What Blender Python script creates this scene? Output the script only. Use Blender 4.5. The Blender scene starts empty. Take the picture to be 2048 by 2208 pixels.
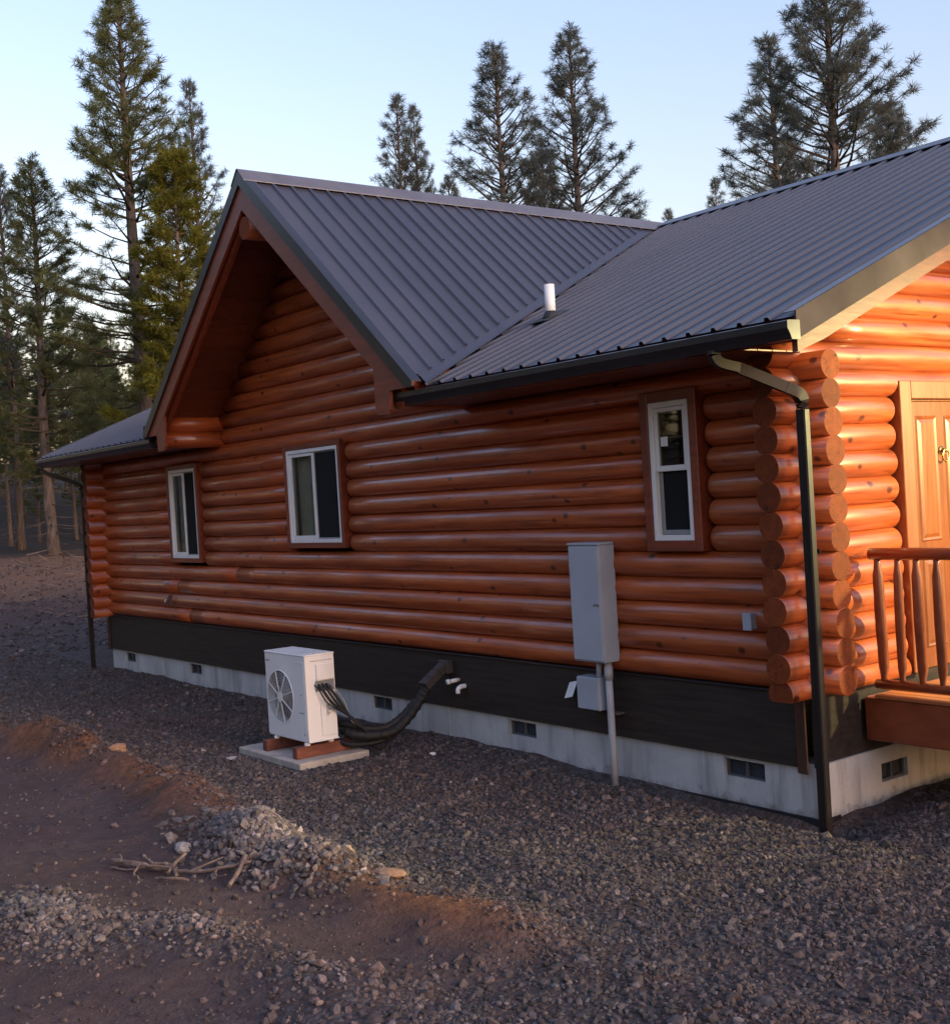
import bpy, bmesh, math, random
import numpy as np
from mathutils import Vector, Matrix, Quaternion

sc = bpy.context.scene
COL = sc.collection
R = math.radians
random.seed(7)

# ------------------------------------------------------------------ camera, sky, sun, exposure
cd = bpy.data.cameras.new('camera'); cam = bpy.data.objects.new('camera', cd); COL.objects.link(cam)
r_ = Vector((0.60516, 0.79384, -0.06001)); u_ = Vector((0.02579, 0.05579, 0.99811)); f_ = Vector((-0.79569, 0.60556, -0.01329))
m_ = Matrix((r_, u_, -f_)).transposed().to_4x4(); m_.translation = Vector((5.489, -7.095, 1.557))
cam.matrix_world = m_
cd.sensor_fit = 'HORIZONTAL'; cd.sensor_width = 36; cd.lens = 36 * 2615.2 / 2048
cd.clip_start = .1; cd.clip_end = 3000
sc.camera = cam

SUN_AZ, SUN_EL = 78, 17          # clockwise from +Y
w = bpy.data.worlds.new('World'); sc.world = w; w.use_nodes = True
nt = w.node_tree; nt.nodes.clear()
sky = nt.nodes.new('ShaderNodeTexSky'); sky.sky_type = 'NISHITA'; sky.sun_disc = False
sky.sun_elevation = R(SUN_EL); sky.sun_rotation = R(SUN_AZ); sky.altitude = 900
sky.air_density = 2.0; sky.dust_density = 5.0; sky.ozone_density = 3.0
bg = nt.nodes.new('ShaderNodeBackground'); bg.inputs[1].default_value = .15
wo = nt.nodes.new('ShaderNodeOutputWorld')
tint = nt.nodes.new('ShaderNodeMix'); tint.data_type = 'RGBA'; tint.blend_type = 'MULTIPLY'; tint.inputs[0].default_value = 1
tint.inputs[7].default_value = (1.06, .89, 1.04, 1)          # white balance of the dusk sky
nt.links.new(sky.outputs[0], tint.inputs[6]); nt.links.new(tint.outputs[2], bg.inputs[0]); nt.links.new(bg.outputs[0], wo.inputs[0])

sl_ = bpy.data.lights.new('sun', 'SUN'); sl_.energy = .34; sl_.angle = R(18); sl_.color = (1, .92, .80)
sun = bpy.data.objects.new('sun', sl_); COL.objects.link(sun)
sd = Vector((math.sin(R(SUN_AZ)) * math.cos(R(SUN_EL)), math.cos(R(SUN_AZ)) * math.cos(R(SUN_EL)), math.sin(R(SUN_EL))))
sun.rotation_euler = sd.to_track_quat('Z', 'Y').to_euler(); sun.location = (30, -20, 30)

sc.view_settings.view_transform = 'Standard'; sc.view_settings.look = 'None'
sc.view_settings.gamma = 1; sc.view_settings.exposure = 1.25; sc.view_settings.use_curve_mapping = False
sc.render.engine = 'CYCLES'; sc.cycles.use_denoising = True
sc.cycles.max_bounces = 6; sc.cycles.transparent_max_bounces = 8

# ------------------------------------------------------------------ helpers
def tag(o, label=None, cat=None, group=None, kind=None):
    if label: o['label'] = label
    if cat: o['category'] = cat
    if group: o['group'] = group
    if kind: o['kind'] = kind
    return o

def empty(name, loc, label=None, cat=None, group=None):
    o = bpy.data.objects.new(name, None); COL.objects.link(o); o.location = loc; o.empty_display_size = .1
    return tag(o, label, cat, group)

def link(name, me, parent=None):
    o = bpy.data.objects.new(name, me); COL.objects.link(o)
    if parent is not None:
        o.parent = parent
        if parent.type == 'EMPTY' and parent.parent is None: o.location = -parent.location
    return o

def mk(name, verts, faces, mat, parent=None, smooth=False, midx=None, attr=None):
    me = bpy.data.meshes.new(name); me.from_pydata([tuple(v) for v in verts], [], faces)
    for mm in (mat if isinstance(mat, (list, tuple)) else [mat]): me.materials.append(mm)
    if midx is not None: me.polygons.foreach_set('material_index', midx)
    if smooth is True: me.polygons.foreach_set('use_smooth', [True] * len(faces))
    elif smooth: me.polygons.foreach_set('use_smooth', smooth)
    if attr is not None:
        a = me.attributes.new('tc', 'FLOAT_VECTOR', 'POINT'); a.data.foreach_set('vector', np.asarray(attr, dtype=np.float32).ravel())
    me.update()
    return link(name, me, parent)

class MB:
    """collects closed shapes into one mesh"""
    def __init__(s): s.v = []; s.f = []; s.m = []; s.cur = 0
    def add(s, v, f):
        n = len(s.v); s.v += [tuple(q) for q in v]; s.f += [[i + n for i in q] for q in f]; s.m += [s.cur] * len(f); return s
    def box(s, x0, x1, y0, y1, z0, z1, b=.004):
        b = min(b, abs(x1 - x0) * .3, abs(y1 - y0) * .3, abs(z1 - z0) * .3)
        X, Y, Z = (x0, x1), (y0, y1), (z0, z1); V = []; idx = {}
        for i in (0, 1):
            for j in (0, 1):
                for k in (0, 1):
                    sx, sy, sz = (1, -1)[i] * b, (1, -1)[j] * b, (1, -1)[k] * b
                    for a, d in enumerate(((0, sy, sz), (sx, 0, sz), (sx, sy, 0))):
                        idx[i, j, k, a] = len(V); V.append((X[i] + d[0], Y[j] + d[1], Z[k] + d[2]))
        F = []
        g = lambda i, j, k, a: idx[i, j, k, a]
        for i in (0, 1):
            q = [g(i, 0, 0, 0), g(i, 1, 0, 0), g(i, 1, 1, 0), g(i, 0, 1, 0)]; F.append(q if i else q[::-1])
            q = [g(0, i, 0, 1), g(0, i, 1, 1), g(1, i, 1, 1), g(1, i, 0, 1)]; F.append(q if i else q[::-1])
            q = [g(0, 0, i, 2), g(1, 0, i, 2), g(1, 1, i, 2), g(0, 1, i, 2)]; F.append(q if i else q[::-1])
        for j in (0, 1):
            for k in (0, 1):
                q = [g(0, j, k, 1), g(1, j, k, 1), g(1, j, k, 2), g(0, j, k, 2)]; F.append(q if j == k else q[::-1])
                q = [g(j, 0, k, 0), g(j, 1, k, 0), g(j, 1, k, 2), g(j, 0, k, 2)]; F.append(q if j != k else q[::-1])
                q = [g(j, k, 0, 0), g(j, k, 1, 0), g(j, k, 1, 1), g(j, k, 0, 1)]; F.append(q if j == k else q[::-1])
        for i in (0, 1):
            for j in (0, 1):
                for k in (0, 1):
                    q = [g(i, j, k, 0), g(i, j, k, 1), g(i, j, k, 2)]; F.append(q if (i + j + k) % 2 else q[::-1])
        return s.add(V, F)
    def prism(s, poly, axis, a0, a1):
        """poly of (u,v): axis x -> (y,z); y -> (x,z); z -> (x,y)"""
        n = len(poly)
        P = {'x': lambda a, q: (a, q[0], q[1]), 'y': lambda a, q: (q[0], a, q[1]), 'z': lambda a, q: (q[0], q[1], a)}[axis]
        V = [P(a0, q) for q in poly] + [P(a1, q) for q in poly]
        F = [list(range(n))[::-1], list(range(n, 2 * n))] + [[i, (i + 1) % n, n + (i + 1) % n, n + i] for i in range(n)]
        return s.add(V, F)
    def tube(s, pts, rad, n=10, cap=True):
        pts = [Vector(q) for q in pts]
        rr = rad if isinstance(rad, (list, tuple)) else [rad] * len(pts)
        t0 = (pts[1] - pts[0]).normalized(); a = t0.orthogonal().normalized(); V = []; F = []
        for i, q in enumerate(pts):
            t = (pts[min(i + 1, len(pts) - 1)] - pts[max(i - 1, 0)]).normalized()
            a = (a - t * a.dot(t)).normalized(); b = t.cross(a)
            for k in range(n):
                c = 2 * math.pi * k / n; V.append(q + (a * math.cos(c) + b * math.sin(c)) * rr[i])
        for i in range(len(pts) - 1):
            for k in range(n):
                F.append([i * n + k, i * n + (k + 1) % n, (i + 1) * n + (k + 1) % n, (i + 1) * n + k])
        if cap: F += [list(range(n))[::-1], list(range((len(pts) - 1) * n, len(pts) * n))]
        return s.add(V, F)
    def bar(s, pts, wx, wy, ref=(0, 0, 1)):
        """rectangular section swept along pts"""
        pts = [Vector(q) for q in pts]; V = []; F = []; ref = Vector(ref)
        for i, q in enumerate(pts):
            t = (pts[min(i + 1, len(pts) - 1)] - pts[max(i - 1, 0)]).normalized()
            a = ref.cross(t)
            a = (a if a.length > 1e-4 else Vector((1, 0, 0))).normalized(); b = t.cross(a)
            for k in ((-1, -1), (1, -1), (1, 1), (-1, 1)): V.append(q + a * wx * .5 * k[0] + b * wy * .5 * k[1])
        for i in range(len(pts) - 1):
            for k in range(4): F.append([i * 4 + k, i * 4 + (k + 1) % 4, i * 4 + 4 + (k + 1) % 4, i * 4 + 4 + k])
        e = len(V) - 4
        return s.add(V, F + [[3, 2, 1, 0], [e, e + 1, e + 2, e + 3]])
    def build(s, name, mat, parent=None, smooth=False): return mk(name, s.v, s.f, mat, parent, smooth, s.m if isinstance(mat, (list, tuple)) else None)

def box(name, x0, x1, y0, y1, z0, z1, mat, parent=None, b=.004): return MB().box(x0, x1, y0, y1, z0, z1, b).build(name, mat, parent)

def curve_pts(P, n=8):
    """Catmull-Rom through P"""
    P = [Vector(q) for q in P]; Q = [P[0] * 2 - P[1]] + P + [P[-1] * 2 - P[-2]]; out = []
    for i in range(1, len(Q) - 2):
        for k in range(n):
            t = k / n; a, b, c, d = Q[i - 1:i + 3]
            out.append(.5 * ((2 * b) + (c - a) * t + (2 * a - 5 * b + 4 * c - d) * t * t + (3 * b - a - 3 * c + d) * t ** 3))
    return out + [P[-1]]

# ------------------------------------------------------------------ materials
class NT:
    def __init__(s, name):
        s.m = bpy.data.materials.new(name); s.m.use_nodes = True; s.t = s.m.node_tree; s.N = s.t.nodes
        s.b = s.N['Principled BSDF']
    def n(s, t, **k):
        o = s.N.new('ShaderNode' + t)
        for a, v in k.items(): setattr(o, a, v)
        return o
    def l(s, a, b): s.t.links.new(a, b)
    def setin(s, **k):
        for a, v in k.items():
            i = s.b.inputs[a.replace('_', ' ')]
            i.default_value = (*v, 1) if isinstance(v, tuple) and len(v) == 3 and i.type == 'RGBA' else v
    def co(s, scale=(1, 1, 1), attr=None, out='Object'):
        if attr: a = s.n('Attribute', attribute_name=attr).outputs['Vector']
        else: a = s.n('TexCoord').outputs[out]
        mp = s.n('Mapping'); mp.inputs['Scale'].default_value = scale; s.l(a, mp.inputs[0]); return mp.outputs[0]
    def noise(s, vec, scale, detail=4, rough=.55, dist=0):
        o = s.n('TexNoise'); o.inputs['Scale'].default_value = scale; o.inputs['Detail'].default_value = detail
        o.inputs['Roughness'].default_value = rough; o.inputs['Distortion'].default_value = dist
        s.l(vec, o.inputs['Vector']); return o.outputs['Fac']
    def ramp(s, fac, stops):
        o = s.n('ValToRGB'); e = o.color_ramp.elements
        while len(e) < len(stops): e.new(.5)
        for q, (p, c) in zip(e, stops): q.position = p; q.color = (*c, 1) if len(c) == 3 else c
        s.l(fac, o.inputs[0]); return o.outputs[0]
    def mix(s, fac, a, b, mode='MIX'):
        o = s.n('Mix', data_type='RGBA', blend_type=mode)
        for i, v in ((0, fac), (6, a), (7, b)):
            if isinstance(v, (int, float)): o.inputs[i].default_value = v
            elif isinstance(v, tuple): o.inputs[i].default_value = (*v, 1)
            else: s.l(v, o.inputs[i])
        return o.outputs[2]
    def math(s, op, a, b=None, c=None):
        o = s.n('Math', operation=op)
        for i, v in enumerate((a, b, c)):
            if v is None: continue
            if isinstance(v, (int, float)): o.inputs[i].default_value = v
            else: s.l(v, o.inputs[i])
        return o.outputs[0]
    def bump(s, h, st=.3, d=.01):
        o = s.n('Bump'); o.inputs['Strength'].default_value = st; o.inputs['Distance'].default_value = d
        s.l(h, o.inputs['Height']); s.l(o.outputs[0], s.b.inputs['Normal'])
    def color(s, c): s.l(c, s.b.inputs['Base Color'])

def g3(v): return (v, v, v)

def plain(name, c, rough=.5, var=.12, scale=6, spec=.5, metal=0, bump=0, stretch=(1, 1, 1)):
    t = NT(name); v = t.co(stretch); n = t.noise(v, scale, 5)
    lo = tuple(x * (1 - var) for x in c); hi = tuple(x * (1 + var) for x in c)
    t.color(t.ramp(n, [(.3, lo), (.7, hi)]))
    n2 = t.noise(v, scale * 3.1, 3)
    t.l(t.math('MULTIPLY_ADD', n2, rough * .35, rough * .82), t.b.inputs['Roughness'])
    t.setin(Metallic=metal, Specular_IOR_Level=spec)
    if bump: t.bump(t.noise(v, scale * 8, 4), bump, .004)
    return t.m

def wood(name, dark, mid, light, rough=.34, coat=.5, attr='tc', stretch=(1, 1, 1), knots=True, gs=1.0):
    t = NT(name)
    a = t.co((1.3 * stretch[0] * gs, 22 * stretch[1] * gs, 22 * stretch[2] * gs), attr)
    b = t.co((.55 * stretch[0], 3 * stretch[1], 3 * stretch[2]), attr)
    grain = t.noise(a, 1.0, 6, .6, .4); big = t.noise(b, 1.6, 3)
    col = t.ramp(grain, [(.28, dark), (.5, mid), (.75, light)])
    rnd = t.n('ObjectInfo').outputs['Random']
    val = t.math('ADD', t.math('MULTIPLY', big, .9), t.math('MULTIPLY', rnd, .38))
    col = t.mix(1.0, col, t.ramp(val, [(.25, g3(.68)), (.95, (1.2, 1.18, 1.14))]), 'MULTIPLY')
    h = grain
    if knots:
        k = t.co((5.0 * stretch[0], 6.5 * stretch[1], 6.5 * stretch[2]), attr)
        vo = t.n('TexVoronoi'); vo.inputs['Scale'].default_value = 1.0; vo.inputs['Randomness'].default_value = 1; t.l(k, vo.inputs['Vector'])
        vc = t.n('SeparateColor'); t.l(vo.outputs['Color'], vc.inputs[0])
        kd = t.ramp(t.math('ADD', vo.outputs['Distance'], t.math('MULTIPLY', grain, .06)), [(.15, g3(1)), (.25, g3(0))])
        kd = t.math('MULTIPLY', kd, t.math('GREATER_THAN', vc.outputs[0], .55))
        col = t.mix(t.math('MULTIPLY', kd, .85), col, tuple(x * .20 for x in dark))
        chk = t.co((.9 * stretch[0], 30 * stretch[1], 30 * stretch[2]), attr)
        ck = t.ramp(t.noise(chk, 1.0, 2, .4), [(.66, g3(0)), (.72, g3(1))])
        col = t.mix(t.math('MULTIPLY', ck, .55), col, tuple(x * .35 for x in dark))
    t.color(col)
    if knots:
        pk = t.noise(t.co((1.6 * stretch[0], 9 * stretch[1], 9 * stretch[2]), attr), 1.0, 3, .5)
        t.l(t.math('MULTIPLY_ADD', pk, .5, rough - .18), t.b.inputs['Roughness'])
        cw = t.ramp(t.noise(t.co((.8 * stretch[0], 5 * stretch[1], 5 * stretch[2]), attr), 1.3, 3), [(.38, g3(.1)), (.62, g3(.95))])
        t.l(cw, t.b.inputs['Coat Weight']); t.setin(Coat_Roughness=.14)
        h = t.math('ADD', t.math('MULTIPLY', grain, .35), t.math('MULTIPLY', pk, 1.4))
        t.bump(h, .5, .006)
    else:
        t.l(t.math('MULTIPLY_ADD', grain, .25, rough - .1), t.b.inputs['Roughness'])
        t.setin(Coat_Weight=coat, Coat_Roughness=.18)
        t.bump(h, .35, .004)
    return t.m

M = {}
M['log'] = wood('stained_log', (.17, .030, .008), (.36, .076, .018), (.48, .122, .032))
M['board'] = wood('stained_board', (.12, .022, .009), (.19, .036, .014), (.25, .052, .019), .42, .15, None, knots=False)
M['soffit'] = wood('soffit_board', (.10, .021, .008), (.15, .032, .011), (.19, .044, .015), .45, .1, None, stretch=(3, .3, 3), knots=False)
M['rail'] = wood('railing_wood', (.13, .03, .012), (.21, .05, .018), (.28, .08, .03), .35, .3, None, stretch=(2, 2, .3), knots=False)
M['door'] = wood('door_wood', (.13, .033, .005), (.18, .049, .008), (.23, .066, .012), .36, .3, None, stretch=(2, 2, .15), knots=False, gs=.7)
M['doortrim'] = wood('door_trim_wood', (.14, .040, .012), (.20, .060, .018), (.25, .080, .025), .45, .15, None, stretch=(2, 2, .15), knots=False, gs=.7)
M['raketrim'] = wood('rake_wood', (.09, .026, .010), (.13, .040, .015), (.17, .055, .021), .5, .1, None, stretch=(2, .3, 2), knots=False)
M['deck'] = wood('deck_wood', (.26, .085, .03), (.38, .13, .045), (.46, .17, .06), .45, .15, None, stretch=(.7, 1, 1), knots=False)
M['sleeper'] = wood('sleeper_wood', (.09, .025, .015), (.14, .04, .024), (.20, .07, .042), .6, 0, None, stretch=(1, .3, 1), knots=False)

t = NT('log_end_grain')     # end grain: rings round the pith and drying checks
at = t.n('Attribute', attribute_name='tc').outputs['Vector']; sx = t.n('SeparateXYZ'); t.l(at, sx.inputs[0])
rad = t.math('SQRT', t.math('ADD', t.math('POWER', t.math('SUBTRACT', sx.outputs[1], 40.0), 2.0), t.math('POWER', t.math('SUBTRACT', sx.outputs[2], 40.0), 2.0)))
nn = t.noise(t.co((1, 1, 1), 'tc'), 14, 3)
rg = t.math('SINE', t.math('ADD', t.math('MULTIPLY', rad, 420.0), t.math('MULTIPLY', nn, 9.0)))
col = t.ramp(t.math('MULTIPLY_ADD', rg, .22, nn), [(.2, (.115, .024, .006)), (.8, (.21, .048, .012))])
rnd = t.n('ObjectInfo').outputs['Random']
col = t.mix(1.0, col, t.ramp(rnd, [(0, g3(.62)), (1, g3(1.15))]), 'MULTIPLY')
an_ = t.math('ARCTAN2', t.math('SUBTRACT', sx.outputs[2], 40.0), t.math('SUBTRACT', sx.outputs[1], 40.0)); cv = t.n('CombineXYZ')
t.l(t.math('MULTIPLY', an_, 2.2), cv.inputs[0]); t.l(sx.outputs[0], cv.inputs[1]); t.l(t.math('MULTIPLY', rad, 6.0), cv.inputs[2])
ck = t.ramp(t.noise(cv.outputs[0], 2.4, 2, .5), [(.63, g3(0)), (.68, g3(1))])
col = t.mix(t.math('MULTIPLY', ck, .9), col, (.025, .009, .005))
col = t.mix(t.ramp(t.noise(t.co((1, 1, 1), 'tc'), 22, 3), [(.5, g3(0)), (.7, g3(.5))]), col, (.10, .032, .014))
t.color(col); t.setin(Roughness=.75, Specular_IOR_Level=.2); t.bump(rg, .15, .002); M['logend'] = t.m

M['skirt'] = plain('skirt_board_paint', (.027, .020, .017), .6, .35, 5, .3, bump=.25, stretch=(.4, 2, 6))
t = NT('concrete'); v = t.co(); n1 = t.noise(v, 2.2, 6, .6); n2 = t.noise(t.co((7, 7, 1.0)), 1.0, 4); n3 = t.noise(v, 60, 3)
col = t.ramp(n1, [(.25, (.32, .33, .335)), (.55, (.43, .435, .435)), (.8, (.51, .51, .50))])
col = t.mix(t.ramp(n2, [(.50, g3(0)), (.66, g3(.75))]), col, (.24, .24, .245))
col = t.mix(t.ramp(n3, [(.66, g3(0)), (.72, g3(.5))]), col, (.2, .2, .2))
sz = t.n('SeparateXYZ'); t.l(t.n('TexCoord').outputs['Object'], sz.inputs[0])
mud = t.ramp(t.math('ADD', t.math('MULTIPLY', t.math('ADD', sz.outputs[2], .93), -3.2), t.math('MULTIPLY_ADD', t.noise(v, 9, 5, .7), 1.6, -.35)), [(.28, g3(0)), (.62, g3(.8))])
col = t.mix(mud, col, (.17, .135, .115))
t.color(col); t.setin(Roughness=.85); t.bump(t.noise(v, 35, 6), .3, .006); M['conc'] = t.m
M['footblack'] = plain('footing_black', (.012, .012, .014), .6, .3, 20, bump=.3)  # near-black block below the concrete
M['trimdark'] = plain('dark_corner_trim', (.055, .026, .018), .55, .3, 6, .3, bump=.2, stretch=(3, 3, .4))
M['padconc'] = plain('pad_concrete', (.40, .35, .30), .9, .2, 9, .3, bump=.3)

t = NT('charcoal_roof_metal'); v = t.co(); n1 = t.noise(v, 1.1, 5, .6); n2 = t.noise(v, 140, 2)
rnd = t.n('ObjectInfo').outputs['Random']
t.color(t.ramp(t.math('ADD', t.math('MULTIPLY', n1, .8), t.math('MULTIPLY', rnd, .2)), [(.3, (.034, .037, .054)), (.75, (.052, .055, .078))]))
t.l(t.math('MULTIPLY_ADD', n1, .25, .30), t.b.inputs['Roughness']); t.setin(Specular_IOR_Level=.6, Metallic=.1)
t.bump(t.noise(v, 3.0, 3), .16, .02); M['roof'] = t.m
M['cap'] = plain('roof_cap_metal', (.11, .112, .135), .38, .15, 3, .6, .1)
M['black'] = plain('black_trim_metal', (.018, .017, .021), .30, .25, 3, .5)
M['spout'] = plain('dark_downspout_metal', (.013, .010, .010), .5, .2, 4, .3)
M['rake'] = plain('rake_trim_metal', (.085, .074, .068), .95, .3, 1.6, .05, 0)
M['endcap'] = plain('gutter_end_cap', (.03, .03, .033), .4, .1, 9)
M['vinyl'] = plain('white_vinyl', (.74, .74, .73), .35, .04, 5)
M['pvc'] = plain('white_pvc', (.82, .82, .80), .35, .03, 8)
M['boot'] = plain('pipe_boot_rubber', (.02, .02, .022), .6, .2, 9)
M['screen'] = plain('insect_screen', (.012, .012, .013), .85, .2, 200, .2)
M['ac'] = plain('painted_white_steel', (.72, .72, .72), .42, .06, 3)
M['acgrille'] = plain('grey_grille_plastic', (.42, .44, .45), .45, .08, 8)
M['acdark'] = plain('grey_fan_plastic', (.16, .175, .185), .5, .15, 6)
M['acin'] = plain('fan_cavity', (.07, .075, .08), .7, .15, 6)
M['ink'] = plain('dark_print', (.03, .03, .032), .6, .1, 9)
M['paper'] = plain('white_paper', (.75, .75, .75), .6, .05, 9)
M['hose'] = plain('black_foam_hose', (.012, .012, .013), .62, .3, 40, .4, bump=.4)
M['cable'] = plain('grey_cable', (.25, .25, .25), .5, .1, 9)
M['duct'] = plain('brown_line_cover', (.055, .046, .042), .5, .15, 7)
M['grey'] = plain('grey_enamel', (.33, .37, .43), .42, .10, 2.5, .5)
M['conduit'] = plain('grey_conduit', (.36, .38, .41), .5, .1, 5)
M['zinc'] = plain('zinc_latch', (.30, .30, .32), .35, .1, 9, .5, .8)
M['brass'] = plain('brass', (.55, .40, .16), .28, .1, 9, .5, 1)
M['stick'] = plain('weathered_stick', (.15, .11, .095), .85, .4, 14, .2, bump=.6)
M['curtain'] = plain('beige_curtain', (.62, .54, .40), .9, .15, 4, .2)
M['inner'] = plain('interior_board', (.20, .13, .08), .7, .15, 3)
M['ventdark'] = plain('vent_screen', (.035, .040, .050), .7, .3, 60, .3)
t = NT('window_glass'); t.N.remove(t.b)
gl = t.n('BsdfGlossy'); gl.inputs['Roughness'].default_value = .02; tr = t.n('BsdfTransparent'); tr.inputs[0].default_value = (.72, .76, .74, 1)
fr = t.n('LayerWeight'); fr.inputs[0].default_value = .5; mx = t.n('MixShader')
t.l(t.math('MULTIPLY_ADD', t.math('POWER', fr.outputs['Facing'], 4.0), .85, .06), mx.inputs[0]); t.l(tr.outputs[0], mx.inputs[1]); t.l(gl.outputs[0], mx.inputs[2])
t.l(mx.outputs[0], t.N['Material Output'].inputs[0]); M['glass'] = t.m
t = NT('lamp_globe'); t.setin(Base_Color=(.9, .75, .5), Roughness=.4, Emission_Color=(1, .66, .30), Emission_Strength=12.0); M['globe'] = t.m

# ground: gravel / red dirt / forest duff mixed by where each lies, tree shade painted on the forest floor
t = NT('gravel_and_red_dirt'); v = t.co()
A = lambda n: t.n('Attribute', attribute_name=n).outputs['Fac']
vo = t.n('TexVoronoi'); vo.inputs['Scale'].default_value = 26; t.l(v, vo.inputs['Vector'])
vs = t.n('SeparateColor'); t.l(vo.outputs['Color'], vs.inputs[0])
n1 = t.noise(v, .9, 5, .6); n2 = t.noise(v, 12, 6, .65); n3 = t.noise(v, 55, 4, .6)
grav = t.ramp(t.math('ADD', t.math('MULTIPLY', vs.outputs[0], .65), t.math('MULTIPLY', n2, .35)), [(.15, (.026, .023, .024)), (.5, (.062, .055, .057)), (.9, (.14, .127, .128))])
grav = t.mix(t.ramp(n1, [(.35, g3(.15)), (.65, g3(.75))]), grav, (.078, .050, .040))
dirt = t.ramp(t.math('ADD', t.math('MULTIPLY', n2, .6), t.math('MULTIPLY', n1, .5)), [(.3, (.040, .025, .024)), (.55, (.072, .046, .043)), (.8, (.11, .075, .068))])
ora = t.ramp(n2, [(.3, (.085, .036, .020)), (.7, (.19, .088, .046))])
duff = t.ramp(n2, [(.25, (.085, .045, .03)), (.55, (.17, .10, .065)), (.8, (.30, .20, .14))])
col = t.mix(A('gravel'), dirt, grav); col = t.mix(A('clay'), col, ora); col = t.mix(A('duff'), col, duff); col = t.mix(A('forest_floor_shade'), col, t.ramp(n2, [(.3, (.018, .013, .010)), (.7, (.05, .036, .026))]))
t.color(col); t.setin(Roughness=.92, Specular_IOR_Level=.25)
hh = t.math('ADD', t.math('MULTIPLY', t.math('MULTIPLY', vo.outputs['Distance'], A('gravel')), -.7), t.math('MULTIPLY_ADD', n3, .35, t.math('MULTIPLY', n2, .5)))
t.bump(hh, .85, .045); M['ground'] = t.m

t = NT('crushed_stone'); ca = t.n('Attribute', attribute_name='stone_col').outputs['Color']; v = t.co(); n = t.noise(v, 45, 4)
t.color(t.mix(1.0, ca, t.ramp(n, [(.3, g3(.7)), (.7, g3(1.25))]), 'MULTIPLY')); t.setin(Roughness=.8, Specular_IOR_Level=.35); t.bump(n, .4, .004); M['stone'] = t.m

t = NT('pine_bark'); v = t.co((5, 5, .9)); n = t.noise(v, 2.2, 6, .65, .6); n2 = t.noise(t.co(), .35, 2)
col = t.ramp(n, [(.32, (.055, .046, .041)), (.55, (.16, .132, .115)), (.78, (.28, .235, .205))])
t.color(t.mix(t.math('MULTIPLY', n2, .5), col, (.12, .085, .068))); t.setin(Roughness=.95, Specular_IOR_Level=.15); t.bump(n, .8, .04); M['bark'] = t.m
t = NT('twig_bark'); n = t.noise(t.co(), 3, 3); t.color(t.ramp(n, [(.3, (.045, .036, .030)), (.7, (.10, .078, .062))])); t.setin(Roughness=.95, Specular_IOR_Level=.1); M['twig'] = t.m

def needles(name, a, b, c):
    t = NT(name); rc = t.n('Attribute', attribute_name='tint').outputs['Fac']
    big = t.noise(t.co(), .5, 3); orn = t.n('ObjectInfo').outputs['Random']
    f = t.math('ADD', t.math('MULTIPLY', rc, .6), t.math('ADD', t.math('MULTIPLY', big, .55), t.math('MULTIPLY', orn, .12)))
    t.color(t.ramp(f, [(.25, a), (.6, b), (.95, c)])); t.setin(Roughness=.62, Specular_IOR_Level=.3)
    t.N.remove(t.N['Material Output']) if False else None
    tl = t.n('BsdfTranslucent'); mx = t.n('MixShader'); mx.inputs[0].default_value = .58
    cr = [q for q in t.N if q.type == 'VALTORGB'][-1]
    t.l(cr.outputs[0], tl.inputs[0]); t.l(t.b.outputs[0], mx.inputs[1]); t.l(tl.outputs[0], mx.inputs[2]); t.l(mx.outputs[0], t.N['Material Output'].inputs[0])
    return t.m
M['needle'] = needles('pine_needles', (.085, .098, .090), (.130, .145, .122), (.17, .18, .14))
M['needle_green'] = needles('fir_needles', (.090, .105, .046), (.150, .165, .068), (.20, .215, .082))
M['needle_warmlit'] = needles('warm_lit_needles', (.085, .088, .014), (.165, .165, .022), (.24, .225, .032))  # warm evening light put into the needle colour

# ------------------------------------------------------------------ terrain
def sstep(a, b, x):
    t = np.clip((x - a) / (b - a), 0, 1); return t * t * (3 - 2 * t)
_rs = np.random.RandomState(3)
_tab = _rs.rand(256, 256)
def vnoise(x, y):
    xi = np.floor(x).astype(int); yi = np.floor(y).astype(int); fx = x - xi; fy = y - yi
    fx = fx * fx * (3 - 2 * fx); fy = fy * fy * (3 - 2 * fy)
    T = lambda i, j: _tab[i % 256, j % 256]
    return (T(xi, yi) * (1 - fx) + T(xi + 1, yi) * fx) * (1 - fy) + (T(xi, yi + 1) * (1 - fx) + T(xi + 1, yi + 1) * fx) * fy - .5
def berm(x, y):      # ridge left by the grader along the edge of the gravel
    yc = -3.12 + .16 * np.sin(x * .9) + .22 * vnoise(x * .7 + 9, y * 0 + 3)
    return np.exp(-((y - yc) / .30) ** 2) * sstep(-12, -7, x) * (1 - .75 * sstep(-.6, 1.4, x)) * (.6 + .9 * (vnoise(x * 1.1, y * .6 + 4) + .5))
def pile(x, y):
    p = np.exp(-(((x + 2.05) / .80) ** 2 + ((y + 3.30) / .38) ** 2))
    q = np.exp(-(((x + 1.75) / .75) ** 2 + ((y + 4.9) / .38) ** 2)) + .8 * np.exp(-(((x + .95) / .55) ** 2 + ((y + 4.35) / .28) ** 2)) + .7 * np.exp(-(((x - .3) / .8) ** 2 + ((y + 4.25) / .3) ** 2))
    return p, q
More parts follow.
